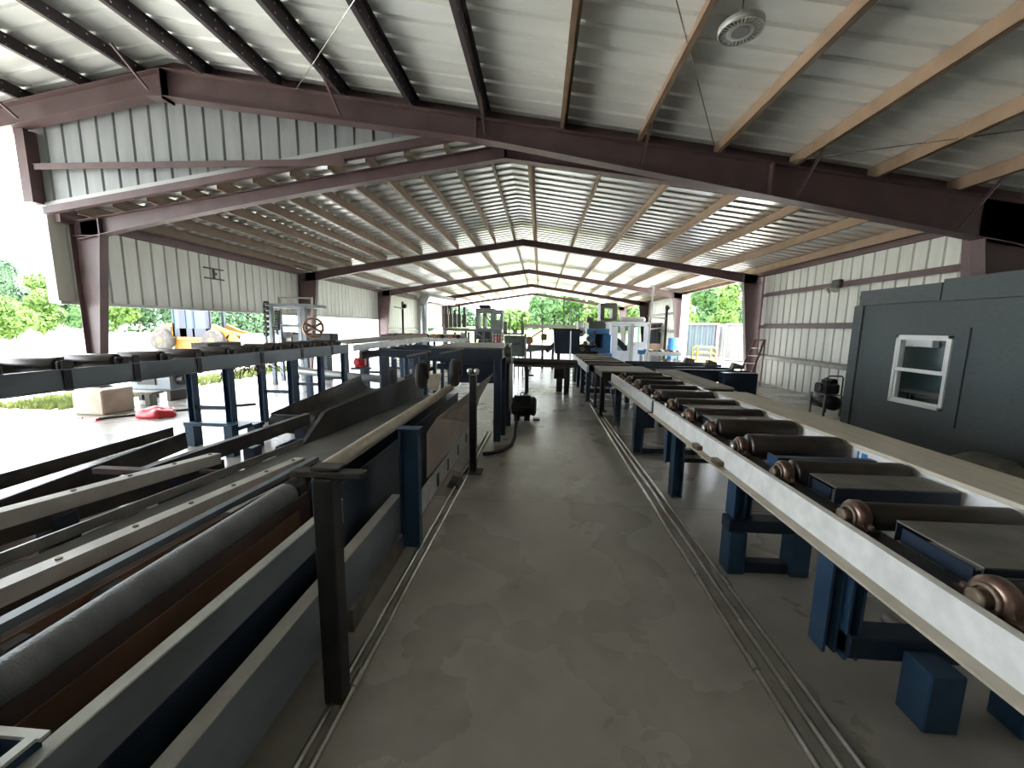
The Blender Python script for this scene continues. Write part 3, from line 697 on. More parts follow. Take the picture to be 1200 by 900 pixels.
# floor pipes
def pipe(label,pts,r,grp,m='bright',joints=()):
    o=T('floor_pipe',label,'pipe',(pts[0][0],pts[0][1],0),grp)
    b=MB(); b.tube(pts,r,10); b.build('tube',m,o)
    for (x,y) in joints:
        b=MB(); b.cyl((x,y-.045,r+.004),(x,y+.045,r+.004),r+.004,12); b.build('coupling',m,o)
pipe('floor pipe at the right of the aisle, innermost of the three',[(1.085,.5,.016),(1.085,4.0,.016),(1.10,7.2,.016),(1.17,11.2,.016)],.016,'conduit pipes right of the aisle',joints=[(1.085,1.85),(1.085,2.6)])
pipe('floor pipe at the right of the aisle, middle of the three',[(1.175,.5,.017),(1.165,4.2,.017),(1.16,7.2,.017)],.017,'conduit pipes right of the aisle',joints=[(1.172,2.2)])
pipe('floor pipe at the right of the aisle, nearest the conveyor legs',[(1.265,.5,.016),(1.24,3.5,.016),(1.215,7.6,.016),(1.235,14.0,.016)],.016,'conduit pipes right of the aisle',joints=[(1.25,2.5)])
pipe('floor pipe at the left of the aisle, the one nearer the walkway',[(-.82,.4,.016),(-.80,2.5,.016),(-.735,6.1,.016)],.016,'conduit pipes left of the aisle',joints=[(-.81,1.6)])
pipe('floor pipe at the left of the aisle, the one nearer the machine',[(-.875,.4,.015),(-.86,2.5,.015),(-.80,6.1,.015)],.015,'conduit pipes left of the aisle')

# ================================================================== LEFT TROUGH CONVEYOR
tc=T('trough_conveyor','long navy trough conveyor with grey belt and light edge rails, left of the aisle','conveyor',(-1.4,3,0))
m=MB(); m.box(-1.0,-.992,.25,2.72,.13,.42); m.build('skirt_plate','slate',tc)
m=MB(); m.box(-1.05,-.985,.25,2.72,.421,.432,.003); m.build('skirt_edge','beamtop',tc)
m=MB()
m.box(-1.0,-.99,2.95,5.9,.02,.24); m.build('skirt_plate','lgray',tc)
for y in (3.1,3.75,4.2,4.75,5.3): MB().box(-.989,-.982,y,y+.07,.06,.19,.003).build('slot','black',tc)
m=MB(); m.box(-1.02,-.97,1.9,2.7,.0,.13); m.build('kick_strip','worn',tc)
m=MB(); m.box(-1.13,-1.12,.25,2.1,0,.535); m.box(-1.13,-1.12,2.1,5.45,0,.74); m.build('side_plate','navy',tc)
m=MB(); m.box(-1.10,-1.09,.6,2.08,.535,.67); m.build('edge_rail','slate',tc)
m=MB(); m.box(-1.135,-1.088,.6,2.08,.671,.68,.003); m.build('edge_cap','lgray',tc)
m=MB(); m.box(-1.315,-1.305,.4,2.1,.15,.70); m.build('inner_wall','rustd',tc)
m=MB(); m.box(-1.304,-1.299,.55,2.0,.51,.635); m.build('rust_band','rust',tc)
MT['weave']=mat('woven grey rubber',(.11,.12,.13),.45,.1,(.16,.17,.18),4,.8,55,stretch=(1,3,1))
m=MB(); m.tube([(-1.375,.45,.705),(-1.375,1.2,.715),(-1.375,2.02,.715)],.064,20); m.build('rubber_roll','weave',tc)
m=MB(); m.tube([(-1.25,2.12,.80),(-1.25,5.55,.79)],.05,16); m.build('rail_tube','lip',tc)
m=MB(); m.box(-1.31,-1.30,2.12,5.5,.35,.745); m.build('inner_wall','navy',tc)
# rust wall with dark pads between roll and bar
m=MB(); m.prism([(.5,.25),(.5,.725),(2.75,.655),(2.75,.25)],'yz',-1.57,-1.56); pw=m.build('pad_wall','rust',tc)
for k in range(8):
    y=.62+k*.27; m=MB(); m.box(-1.559,-1.46,y,y+.12,.40,.735-.03*(y-.5),.03); m.build('pusher_pad','rubber',tc)
m=MB(); m.bar((-1.60,.5,.755),(-1.60,2.7,.685),.045,.03); m.build('guide_strip','slate',tc)
m=MB(); m.bar((-1.8,.45,.775),(-1.8,2.82,.605),.075,.08); b1=m.build('bolted_bar','beamtop',tc)
m=MB(); m.bar((-1.768,.45,.73),(-1.768,2.8,.555),.012,.045); m.build('bar_side','dark',tc)
for k in range(7):
    y=1.0+k*.29; z=.775-.0717*(y-.45)+.041; m=MB(); m.cyl((-1.8,y,z),(-1.8,y,z+.006),.011,8); m.build('bolt','rollerend',b1)
# belt
m=MB(); zbl=lambda y:.74-.0515*(y-.5)
m.prism([(-2.05,.5),(-1.86,.5),(-1.86,2.84),(-1.48,2.84),(-1.48,7.1),(-2.05,7.1)],'xy',0,.02)
for vv in m.v: vv.z += zbl(vv.y)-.02
m.build('belt','belt',tc)
m=MB(); m.bar((-2.07,.5,.775),(-2.07,3.3,.62),.012,.05); m.build('belt_edge','worn',tc)
m=MB(); m.prism([(3.25,.30),(3.25,.52),(3.75,.79),(3.85,.80),(7.1,.80),(7.1,.30)],'yz',-2.14,-2.10); m.build('side_wall','beltdark',tc)
m=MB(); m.prism([(-1.47,.30),(-1.47,.62),(-1.45,.64),(-1.40,.30)],'xz',2.9,5.5); m.build('belt_skirt','black',tc)
# posts
m=MB(); m.box(-.905,-.82,1.48,1.56,0,1.03,.006); m.build('post','black',tc)
m=MB(); m.box(-1.0,-.70,1.49,1.55,1.035,1.06,.004); m.box(-.92,-.80,1.50,1.57,1.06,1.075,.003); m.build('post_cap','dark',tc)
m=MB(); m.box(-.985,-.845,2.76,2.77,0,.92); m.box(-.985,-.975,2.70,2.76,0,.92); m.box(-.855,-.845,2.70,2.76,0,.92); m.build('post','blue',tc)
m=MB(); m.box(-1.0,-.83,2.685,2.785,.921,.93,.002); m.build('post_cap','blue',tc)
m=MB(); m.box(-.765,-.69,4.33,4.41,0.012,1.12,.004); pb=m.build('post','black',tc)
m=MB(); m.box(-.83,-.62,4.27,4.47,0,.012); m.build('base_plate','dark',pb)
for x in (-.765,-.69): m=MB(); m.lathe([(.012,0),(.03,.02),(.034,.05),(.02,.07)],(x,4.37,1.12),(0,0,1),12); m.build('knob','bright',pb)
# tan sheet
A=[at(500,560,x=-.97),at(500,508,x=-.96),at(512,490,x=-.95),at(578,437,y=5.45),at(562,466,y=5.45),at(553,496,y=5.4)]
m=MB(); m.add(A,[(0,1,2),(0,2,5),(2,4,5),(2,3,4)]); o=m.build('guard_sheet','tanpanel',tc); md=o.modifiers.new('thick','SOLIDIFY'); md.thickness=.004
# cross bar and drum
m=MB(); m.cyl((-2.42,2.62,.585),(-1.72,2.62,.57),.022,10); m.box(-3.2,-2.62,2.56,2.62,.56,.60); m.build('cross_bar','rustd',tc)
m=MB(); m.cyl((-2.34,2.5,.50),(-2.12,2.5,.50),.075,18); m.build('tail_drum','black',tc)
b2=MB(); b2.bar((-2.5,.6,.83),(-2.5,2.85,.605),.085,.08); b2=b2.build('bolted_bar','beamtop',tc)
m=MB(); m.bar((-2.455,.6,.755),(-2.455,2.83,.53),.012,.07); m.build('bar_side','dark',tc)
for k in range(4):
    y=1.9+k*.3; z=.83-.1*(y-.6)+.041; m=MB(); m.cyl((-2.5,y,z),(-2.5,y,z+.006),.012,8); m.build('bolt','rollerend',b2)
m=MB(); m.box(-3.36,-2.12,.4,2.7,.22,.24); m.build('lower_pan','rustd',tc)
m=MB(); m.cyl((-2.25,.5,.40),(-2.25,2.45,.38),.05,14); m.cyl((-2.72,.5,.36),(-2.72,2.4,.34),.035,12); m.build('hydraulic_pipe','dark',tc)
for y in (.9,1.75,2.4): MB().box(-2.56,-2.44,y,y+.12,.28,.60 if y>2 else .66,.01).build('bracket','navy',tc)
m=MB(); m.box(-1.7,-1.12,.28,.29,.40,.71); m.box(-1.7,-1.12,.71,.72,.40,.71); m.box(-1.13,-1.121,.29,.71,.54,.71); m.box(-1.7,-1.69,.29,.71,.40,.71); m.box(-1.7,-1.12,.29,.71,.40,.41); eb=m.build('end_box','blue',tc)
m=MB(); m.box(-1.70,-1.10,.705,.725,.711,.72); m.box(-1.135,-1.11,.28,.705,.711,.72); m.build('rim','lgray',eb)
for y in (.8,2.3,3.6,5.0,6.6):
    for x in (-1.25,-2.09): MB().box(x,x+.07,y,y+.08,0,.30 if y<3 else .36).build('leg','navy',tc)
m=MB(); m.box(-2.36,-2.15,3.35,3.62,.30,.31); 
for a in ((-2.36,-2.35,3.35,3.62),(-2.16,-2.15,3.35,3.62),(-2.35,-2.16,3.35,3.36),(-2.35,-2.16,3.61,3.62)): m.box(*a,.31,.55)
m.build('grease_box','blue',tc)
# stray blocks on the floor edge
m=MB(); m.hull([(-.93,3.9,.0),(-.80,3.86,0),(-.78,4.1,0),(-.92,4.12,0),(-.90,3.92,.06),(-.82,3.9,.05),(-.80,4.05,.05),(-.90,4.08,.06)]); tag(m.build('scrap_block','dark'),'small dark block on the floor under the brown sheet','block')

# ------------------------------------------------------------------ hood over the trough
hd=T('infeed_table','navy steel table with dusty top standing over the trough conveyor end','machine table',(-1.25,6.3,0))
m=MB(); m.box(-1.55,-.50,5.55,7.3,1.335,1.36,.004); m.build('top_plate','cover',hd)
m=MB(); m.box(-1.53,-.52,5.56,5.60,1.20,1.334); m.box(-1.53,-1.49,5.6,7.28,1.20,1.334); m.box(-.56,-.52,5.6,7.28,1.20,1.334); m.box(-1.53,-.52,7.24,7.28,.62,1.334); m.build('apron','navy',hd)
m=MB(); m.box(-1.5,-.6,5.8,5.86,1.02,1.10); m.box(-1.5,-.6,6.3,6.36,.96,1.04); m.build('cross_beam','navy',hd)
for (x,y) in ((-.64,5.6),(-.60,5.95),(-.56,6.55),(-.78,7.1),(-2.28,5.6),(-2.28,7.1)):
    MB().box(x,x+.10,y,y+.1,0,1.199,.004).build('leg','navy',hd)
m=MB(); m.box(-2.28,-1.54,5.6,5.7,1.21,1.30); m.box(-2.28,-1.54,7.1,7.2,1.21,1.30); m.build('bracket','navy',hd)
m=MB(); m.box(-.49,-.45,6.0,6.85,.35,1.15); m.build('side_guard','black',hd)
m=MB(); m.cyl((-.50,5.7,1.30),(-.40,5.7,1.30),.06,14); m.cyl((-.47,5.72,1.18),(-.40,5.72,1.18),.05,14); m.lathe([(.03,0),(.05,.02),(.02,.06)],(-.46,5.6,1.361),(0,0,1),10); m.build('valve','worn',hd)
for k,(a,b,s) in enumerate(((494,440,0),(533,437,1))):
    c=at(a,b,y=5.0)
    wh=T('hold_down_wheel','small rubber hold-down wheel over the belt, %s'%('left one of the two' if k==0 else 'right one of the two, above the rail tube'),'wheel',c)
    m=MB(); m.lathe([(.07,-.05),(.15,-.055),(.17,-.03),(.175,0),(.17,.03),(.15,.055),(.07,.05)],c,(1,.1,0),26); m.build('tyre','rubber',wh)
    m=MB(); m.lathe([(.02,-.058),(.07,-.05),(.07,.05),(.02,.058)],c,(1,.1,0),18); m.build('hub','dark',wh)
    m=MB(); m.box(c.x+.075,c.x+.095,c.y-.03,c.y+.03,c.z-.04,c.z+.30); m.cyl((c.x,c.y,c.z),(c.x+.095,c.y,c.z),.018,10); m.build('fork','dark',wh)
    m=MB(); m.bar((c.x-.20,c.y+.05,c.z+.24),(c.x+.10,c.y+.10,c.z+.30),.07,.02); m.build('arm','worn',wh)
m=MB(); c=at(512,446,y=5.6); m.prism([(c.x-.08,c.z-.12),(c.x+.05,c.z-.12),(c.x+.1,c.z+.12),(c.x-.14,c.z+.10)],'xz',5.45,5.49); tag(m.build('yellow_guard','lip'),'pale yellow guard flap between the two hold-down wheels','guard')

# electric motor on the floor and its hose
mo=T('electric_motor','black finned electric motor standing on the aisle floor','motor',(-.3,7.15,0))
cx,cy,cz,r=-.29,7.12,.24,.17
m=MB(); m.lathe([(.05,-.20),(.145,-.19),(r*.94,-.16),(r*.94,.16),(.145,.19),(.05,.20)],(cx,cy,cz),(1,0,0),28); m.build('body','black',mo)
m=MB()
for i in range(24):
    a=2*PI*i/24; dy,dz=math.cos(a),math.sin(a); m.bar((cx-.15,cy+dy*r,cz+dz*r),(cx+.15,cy+dy*r,cz+dz*r),.012,.035,(0,dy,dz))
m.build('cooling_fins','black',mo)
m=MB(); m.lathe([(.165,0),(.175,.01),(.17,.06),(.12,.09),(.02,.09)],(cx+.165,cy,cz),(1,0,0),24); m.build('fan_cover','dark',mo)
m=MB(); m.cyl((cx-.26,cy,cz),(cx-.20,cy,cz),.025,12); m.build('shaft','bright',mo)
m=MB(); m.box(cx-.14,cx-.04,cy-.15,cy+.15,0,.09,.005); m.box(cx+.04,cx+.14,cy-.15,cy+.15,0,.09,.005); m.box(cx+.2,cx+.32,cy-.12,cy+.02,0,.03); m.build('foot','black',mo)
n=16; m=MB(); m.tube([(cx+.035*math.cos(2*PI*i/n),cy,cz+r+.045+.035*math.sin(2*PI*i/n)) for i in range(n+1)],.008,6); m.build('lifting_eye','dark',mo)
m=MB(); m.tube([(-.40,6.92,.10),(-.37,6.75,.04),(-.36,6.3,.025),(-.34,5.8,.025),(-.36,5.4,.025),(-.46,5.15,.025),(-.58,5.02,.025),(-.70,4.96,.025)],.024,10); tag(m.build('black_hose','rubber'),'thick black hose looping on the floor from the motor','hose')

# ================================================================== UPPER LEFT ROLLER CONVEYOR
uc=T('roller_conveyor','raised roller conveyor on tall blue legs along the open left side','conveyor',(-4.3,5,0))
XN,XF=-4.06,-4.68
m=MB(); m.box(XN,XN+.008,-.9,8.3,1.07,1.235); m.box(XN,XN+.05,-.9,8.3,1.062,1.07); m.box(XN-.0,XN+.03,-.9,8.3,1.235,1.243); m.build('side_rail','slate',uc)
m=MB(); m.box(XF-.008,XF,-.9,8.3,1.07,1.29); m.box(XF-.06,XF,-.9,8.3,1.29,1.30); m.build('side_rail','dark',uc)
y=-.625
while y<8.2:
    m=MB(); m.lathe([(.02,0),(.065,.001),(.07,.01),(.07,.48),(.065,.49),(.02,.491)],(XF+.06,y,1.265),(1,0,0),18); ro=m.build('roller','roller',uc)
    m=MB(); m.box(XN-.05,XN-.005,y-.06,y+.06,1.20,1.31,.012); m.cyl((XN-.06,y,1.265),(XN+.02,y,1.265),.03,10); m.build('bearing','black',ro); y+=.475
for y in (3.15,3.75,4.5,5.6,6.6,7.6): MB().box(XN+.009,XN+.022,y-.03,y+.03,1.05,1.32).build('strap','black',uc)
for y in (-.5,1.8,4.95,6.3,7.2,8.1):
    for x in ((XN-.09),(XF+.01)):
        z0=.335 if abs(y-4.95)<.1 else 0
        m=MB(); m.box(x,x+.008,y,y+.1,z0,1.06); m.box(x+.082,x+.09,y,y+.1,z0,1.06); m.box(x+.008,x+.082,y+.046,y+.054,z0,1.06); m.build('leg','blue',uc)
    MB().box(XF+.1,XN-.09,y+.03,y+.08,.50,.55).build('cross_tie','navy',uc)
m=MB(); m.box(-4.72,-3.72,4.90,5.10,.285,.334,.004); m.build('bench_beam','blue',uc)
for x in (-4.72,-3.84): MB().box(x,x+.12,4.92,5.06,0,.285).build('bench_leg','blue',uc)
m=MB(); m.box(-3.86,-3.75,4.55,4.66,0,.40); m.box(-3.86,-3.75,4.66,4.90,.31,.36); m.build('bench_leg','blue',uc)
q=at(225,402,y=5.6); m=MB(); m.box(-5.0,-4.74,5.45,6.1,1.28,1.36,.004); m.build('guard_plate','dark',uc)
# scrap bark hanging under the rail
bk=MB(); rb=random.Random(4)
for k in range(90):
    p=Vector((-4.1-rb.random()*.4,5.2+rb.random()*.9,.98+rb.random()*.07)); d=Vector((rb.uniform(-1,1),rb.uniform(-1,1),rb.uniform(-1.2,.1))).normalized()*rb.uniform(.06,.24)
    bk.bar(p,p+d,.012,.006)
tag(bk.build('bark_strips','bark'),'tangle of bark strips hanging below the raised conveyor','bark',kind='stuff')

# U channel trough and long beams on the floor at left
uch=T('floor_trough','long steel U channel trough lying low at the left of the machine','trough',(-3.6,2.5,0))
m=MB(); m.box(-3.84,-3.82,.6,3.85,.36,.56); m.build('outer_wall','dark',uch)
m=MB(); m.add([(-3.82,.6,.42),(-3.42,.6,.40),(-3.42,3.6,.575),(-3.82,3.7,.46),(-3.82,.6,.43),(-3.42,.6,.41),(-3.42,3.6,.585),(-3.82,3.7,.47)],[(3,2,1,0),(4,5,6,7),(0,1,5,4),(1,2,6,5),(2,3,7,6),(3,0,4,7)]); m.build('pan','bright',uch)
m=MB(); m.bar((-3.405,.6,.345),(-3.405,3.55,.52),.02,.16); m.build('inner_wall','dark',uch)
for y in (.8,2.2,3.3):
    MB().box(-3.8,-3.45,y,y+.1,0,.36).build('stand','navy',uch)
lb=T('skid_beam','long dark beam on blocks between trough and belt conveyor','beam',(-3.0,3.5,0))
m=MB(); m.bar((-3.05,2.72,.46),(-3.05,5.0,.41),.07,.14); m.build('beam','dark',lb)
for y in (2.95,3.9,4.8): MB().box(-3.11,-2.99,y,y+.12,0,.345).build('block','navy',lb)
m=MB(); m.box(-2.93,-2.66,2.9,3.12,.30,.5,.004); m.box(-2.88,-2.7,2.95,3.05,0,.30); tag(m.build('steel_block','navy'),'squat navy steel block on the floor behind the left bolted bar','block')

# trough under the raised conveyor
lt=T('lower_trough','dark sheet trough with curved lip under the raised conveyor','trough',(-4.2,7,0))
prof=[(-.42,.30),(-.40,.12),(-.25,.02),(0,0),(.25,.02),(.38,.12),(.40,.26)]
vs=[];fs=[]
for y,z0 in ((5.3,.10),(8.4,.27)):
    for px_,pz in prof: vs.append((-3.35+px_-.03*(y-5.3),y,z0+pz))
n=len(prof)
for i in range(n-1): fs.append((i,i+1,n+i+1,n+i))
m=MB(); m.add(vs,fs,True); o=m.build('trough_sheet','dark',lt); md=o.modifiers.new('thick','SOLIDIFY'); md.thickness=.012
for y in (5.6,7.0,8.1): MB().box(-3.6,-3.2,y,y+.08,0,.10+.056*(y-5.3)-.015).build('saddle','navy',lt)
m=MB(); m.cyl((-3.69,5.23,.30),(-3.05,5.23,.30),.10,18); m.build('tail_drum','black',lt)
m=MB(); m.cyl((-2.75,5.2,.09),(-2.62,8.8,.09),.08,14); tag(m.build('loose_pipe','worn'),'thick grey pipe lying on the floor beside the lower trough','pipe')
# big cross pipe with post
p0=at(345,434,y=8.7); p1=at(492,449,y=8.6)
m=MB(); m.cyl(p0,p1,.085,18); cpz=m.build('cross_pipe','duct'); tag(cpz,'big grey pipe running level behind the belt conveyor on posts','pipe')
for k,t_ in enumerate((.12,.55,.9)):
    c=p0.lerp(p1,t_); m=MB(); m.box(c.x-.05,c.x+.05,c.y-.05,c.y+.05,0,c.z-.09); tag(m.build('pipe_post','blue'),'blue post under the big grey cross pipe, %s along it'%('near its left end','at its middle','near its right end')[k],'post')
c=at(457,444,y=6.3); m=MB(); m.box(c.x-.07,c.x+.07,6.28,6.40,.5,c.z+.15,.006); m.box(c.x-.05,c.x+.05,6.3,6.38,0,.5); tag(m.build('stop_post','black'),'short black stop post in front of the big grey cross pipe','post')

# ================================================================== FARTHER MACHINES
def FB(mb,u0,v0,u1,v1,y,dep,c=0):
    a=at(u0,v0,y=y); b=at(u1,v1,y=y); mb.box(a.x,b.x,y,y+dep,a.z,b.z,c); return mb
def floor_leg(name,u,w,ztop,y,parent,mt='navy'):
    x=at(u,400,y=y).x; return MB().box(x-w/2,x+w/2,y-w/2,y+w/2,0,ztop).build(name,mt,parent)

# gantry with pulley wheel
Yg=10.4
ga=T('pulley_gantry','tall blue grey frame with a rusty spoked pulley behind the raised conveyor','gantry',at(345,400,y=Yg))
def gx(u,v,y=Yg): return at(u,v,y=y)
def post(u,v0,v1,y,w,mt,parent,name='post',dw=None):
    a=gx(u,v0,y); b=gx(u,v1,y); MB().box(a.x-w/2,a.x+w/2,y-w/2,y+w/2,min(a.z,b.z),max(a.z,b.z)).build(name,mt,parent)
def zat(v,y,u=345): return at(u,v,y=y).z
b0=MB(); 
for u,y in ((318,Yg),(357,Yg),(328,Yg+.9),(352,Yg+.9)):
    x=at(u,380,y=y).x; MB().box(x-.05,x+.05,y-.05,y+.05,0,zat(360,Yg)).build('post','slate',ga)
z=zat(360,Yg); xa,xb=at(314,360,y=Yg).x,at(360,360,y=Yg).x
m=MB(); m.box(xa,xb,Yg-.06,Yg+.06,z,z+.09); m.box(xa,xb,Yg+.84,Yg+.96,z,z+.09); m.box(xa,xa+.1,Yg+.06,Yg+.84,z,z+.09); m.box(xb-.1,xb,Yg+.06,Yg+.84,z,z+.09); m.build('top_frame','slate',ga)
z2=zat(383,Yg); m=MB(); m.box(xa+.1,xb-.1,Yg-.04,Yg+.04,z2,z2+.06); m.build('cross_rail','slate',ga)
z3=zat(350,Yg); xc,xd=at(326,350,y=Yg).x,at(366,350,y=Yg).x
m=MB(); m.box(xc,xd,Yg-.03,Yg+.03,z3,z3+.04); m.box(xc,xc+.04,Yg-.03,Yg+.03,z+.09,z3); m.box(xd-.04,xd,Yg-.03,Yg+.03,z2-.1,z3); m.build('upper_frame','worn',ga)
c=at(367,384,y=Yg); R=.27
m=MB()
m.lathe([(R*.84,-.03),(R,-.035),(R,.035),(R*.84,.03),(R*.84,-.03)],c,(.75,-.66,0),28,True,False); m.lathe([(.02,-.05),(.07,-.05),(.07,.05),(.02,.05)],c,(.75,-.66,0),16)
ax=Vector((.75,-.66,0)).normalized(); e1=Vector((0,0,1)); e2=ax.cross(e1)
for k in range(6):
    a=PI*k/3; d=e1*math.cos(a)+e2*math.sin(a); m.bar(c+d*.06,c+d*R*.86,.06,.03,ax)
m.build('pulley','brownwheel',ga)
m=MB(); m.cyl(c-ax*.2,c+ax*.06,.025,10); m.build('pulley_shaft','dark',ga)
for u,v0,v1 in ((312,355,398),(325,366,388)):
    m=MB()
    for k in range(7):
        vv=v0+(v1-v0)*k/7; q=at(u,vv,y=Yg-.2); m.cyl((q.x-.05,q.y,q.z),(q.x+.05,q.y,q.z),.05,10)
    x=at(u,400,y=Yg-.2).x; m.box(x-.02,x+.02,Yg-.2,Yg-.16,at(u,v1,y=Yg).z-.1,at(u,v0,y=Yg).z); m.build('chain_stack','black',ga)
tk=T('cylinder_tank','dark cylinder lying along the far side behind the pulley gantry','tank',at(360,398,y=11.6))
a=at(333,398,y=11.6); b=at(396,397,y=11.8); m=MB(); m.cyl(a,(a.x+.35,a.y+.02,a.z),.24,20); m.build('end_drum','worn',tk)
m=MB(); m.box(a.x+.36,b.x,a.y-.2,a.y+.25,a.z-.23,a.z+.2,.03); m.build('body','black',tk)
for x in (a.x+.2,b.x-.3): MB().box(x,x+.12,a.y-.15,a.y+.15,0,a.z-.235).build('leg','navy',tk)

# plank topped table continuing the raised conveyor
pt=T('sorting_table','plank topped steel table continuing the raised conveyor','table',at(440,405,y=9.5))
m=MB(); a=at(396,407,y=8.6); b=at(492,402,y=12); m.bar((-4.35,8.45,1.26),(-3.75,12.2,1.36),.62,.05); m.build('top_planks','mudwood',pt)
m=MB(); m.bar((-4.02,8.45,1.15),(-3.45,12.2,1.25),.03,.14); m.build('side_rail','lgray',pt)
for y,x in ((9.15,-4.05),(9.8,-3.95),(10.9,-3.8),(12.0,-3.6)):
    for d in (0,-.5): MB().box(x+d-.05,x+d+.05,y-.05,y+.05,0,1.11+.027*(y-8.45)).build('leg','blue',pt)
    MB().box(x-.45,x-.05,y-.03,y+.03,.45,.5).build('tie','navy',pt)
m=MB(); q=at(424,424,y=9.0); m.box(q.x-.14,q.x+.10,8.86,9.06,q.z-.12,q.z+.10,.04); m.cyl((q.x-.05,8.88,q.z),(q.x-.05,8.82,q.z),.07,14); o=m.build('red_motor','red'); tag(o,'red gear motor under the plank topped table','motor')
q2=q; MB().box(q.x-.2,q.x+.2,8.85,9.08,q.z-.17,q.z-.125).build('motor_shelf','dark',pt)
# transfer arms with many legs
ta=T('transfer_table','dark transfer table with slanted arms behind the wheels','table',(-2.8,8.5,0))
for k in range(5):
    y=7.6+k*.75; m=MB(); m.bar((-3.35,y,1.12),(-1.75+.0*k,y+.25,.98),.07,.09); m.build('arm','navy',ta)
    for x in (-2.82,-2.42): MB().box(x-.04,x+.04,y-.02,y+.06,0,1.0).build('leg','blue',ta)
m=MB(); m.box(-3.42,-3.36,7.4,11.2,1.0,1.14); m.box(-2.55,-2.47,7.4,11.2,.62,.70); m.build('beam','rustd',ta)
for k in range(3):
    q=MB(); y=7.75+k*.75; q.box(-2.3,-2.15,y+.1,y+.3,1.10,1.15,.004); q.build('wear_pad','bright',ta)

# second roller conveyor deep on the left
sc2=T('roller_conveyor','distant roller conveyor with rust brown rollers on a pale rail, left of centre','conveyor',at(495,392,y=15))
Ys=15.0; a=at(452,398,y=Ys); b=at(545,398,y=Ys)
m=MB(); zz=a.z; m.box(a.x,b.x,Ys,Ys+.04,zz-.06,zz+.10); m.box(a.x,b.x,Ys+.9,Ys+.94,zz-.06,zz+.10); m.build('side_rail','lgray',sc2)
k=0; x=a.x+.1
while x<b.x-.1:
    m=MB(); m.cyl((x,Ys-.04,zz+.16),(x,Ys+.98,zz+.16),.085,14); m.build('roller','roller' if k%2 else 'brownwheel',sc2); x+=.30; k+=1
x=a.x+.2
while x<b.x:
    for y in (Ys,Ys+.86): MB().box(x,x+.09,y,y+.08,0,zz-.065).build('leg','navy',sc2)
    x+=.7
m=MB(); m.box(a.x-.05,a.x+.75,Ys-.4,Ys-.06,zz+.02,zz+.20,.02); m.build('drive_box','black',sc2)
MB().box(a.x+.3,a.x+.42,Ys-.3,Ys-.15,0,zz+.02).build('leg','navy',sc2)
# chipper hood: dark rack of upright stakes
rk=T('stake_rack','row of dark upright stakes at the far left of the centre opening','rack',at(532,370,y=22))
Yk=22
m=MB(); FB(m,520,384,548,388,Yk,.5); m.build('base_beam','dark',rk)
for k,u in enumerate((523,528,533,538,544)):
    m=MB(); FB(m,u-1.2,357+(k%3)*3,u+1.2,384,Yk+.1,.12); FB(m,u-2,368,u+2,384,Yk+.05,.2); m.build('stake','black',rk)
for u in (522,546): floor_leg('leg',u,.12,at(u,388,y=Yk).z,Yk+.25,rk)
# blue grey framed platform
pf=T('machine_platform','blue grey steel platform with railing left of the green cabinet','platform',at(560,400,y=17))
Yp=17
m=MB(); FB(m,530,385,588,389,Yp,1.6); m.build('deck','slate',pf)
for u in (533,541,549,557,566,576,586):
    x=at(u,400,y=Yp).x; zt=at(u,389,y=Yp).z
    MB().box(x-.05,x+.05,Yp,Yp+.1,0,zt).build('post','slate',pf)
m=MB(); q=at(560,388,y=Yp); 
m.bar(at(556,388,y=Yp-.1),at(576,404,y=Yp-.1),.08,.06); m.bar(at(531,400,y=Yp-.1),at(545,390,y=Yp-.1),.06,.06); m.build('brace','slate',pf)
m=MB(); FB(m,560,402,592,404,Yp-.2,.1); m.build('rail','lgray',pf)
for u in (572,591): floor_leg('rail_post',u,.06,at(u,402,y=Yp).z,Yp-.15,pf,'lgray')
# operator tower
op=T('operator_cabin','olive grey operator cabin with open windows on a dark machine, far centre left','cabin',at(570,370,y=20))
Yo=20
m=MB()
for (u0,v0,u1,v1) in ((557,361,579,367),(557,367,560,385),(575,367,579,385),(557,384,579,395),(566,367,567.5,385)): FB(m,u0,v0,u1,v1,Yo,1.2)
m.build('cabin_frame','cabgreen',op)
m=MB()
for (u0,v0,u1,v1) in ((578,363,589,368),(578,368,580,375),(586,368,589,375),(578,375,589,400)): FB(m,u0,v0,u1,v1,Yo-.3,1.0)
m.build('tower_panel','cabgreen',op)
m=MB(); m.bar(at(567,367,y=Yo+.1),at(575,378,y=Yo+.1),.05,.05); m.build('wiper_bar','black',op)
m=MB(); FB(m,561,357,574,361,Yo+.2,.7,.05); m.build('roof_box','black',op)
m=MB(); FB(m,556,388,577,398,Yo-.5,.5,.05); FB(m,560,398,588,404,Yo,.9,.02); m.build('base','black',op)
for u in (562,586): floor_leg('leg',u,.15,at(u,404,y=Yo).z,Yo+.3,op)
# red and white barrier
rw=T('striped_barrier','small red and white barred panel beside the green cabinet','barrier',at(583,395,y=18.5))
m=MB(); 
for v in (393,397,401): FB(m,579,v,590,v+1.6,18.5,.05)
m.build('red_bars','red',rw)
m=MB()
for u in (580,584,588.5): FB(m,u,391,u+1.4,415,18.56,.05)
z0=min(v.z for v in m.v)
for v in m.v:
    if abs(v.z-z0)<1e-4: v.z=0
m.build('white_posts','white',rw)

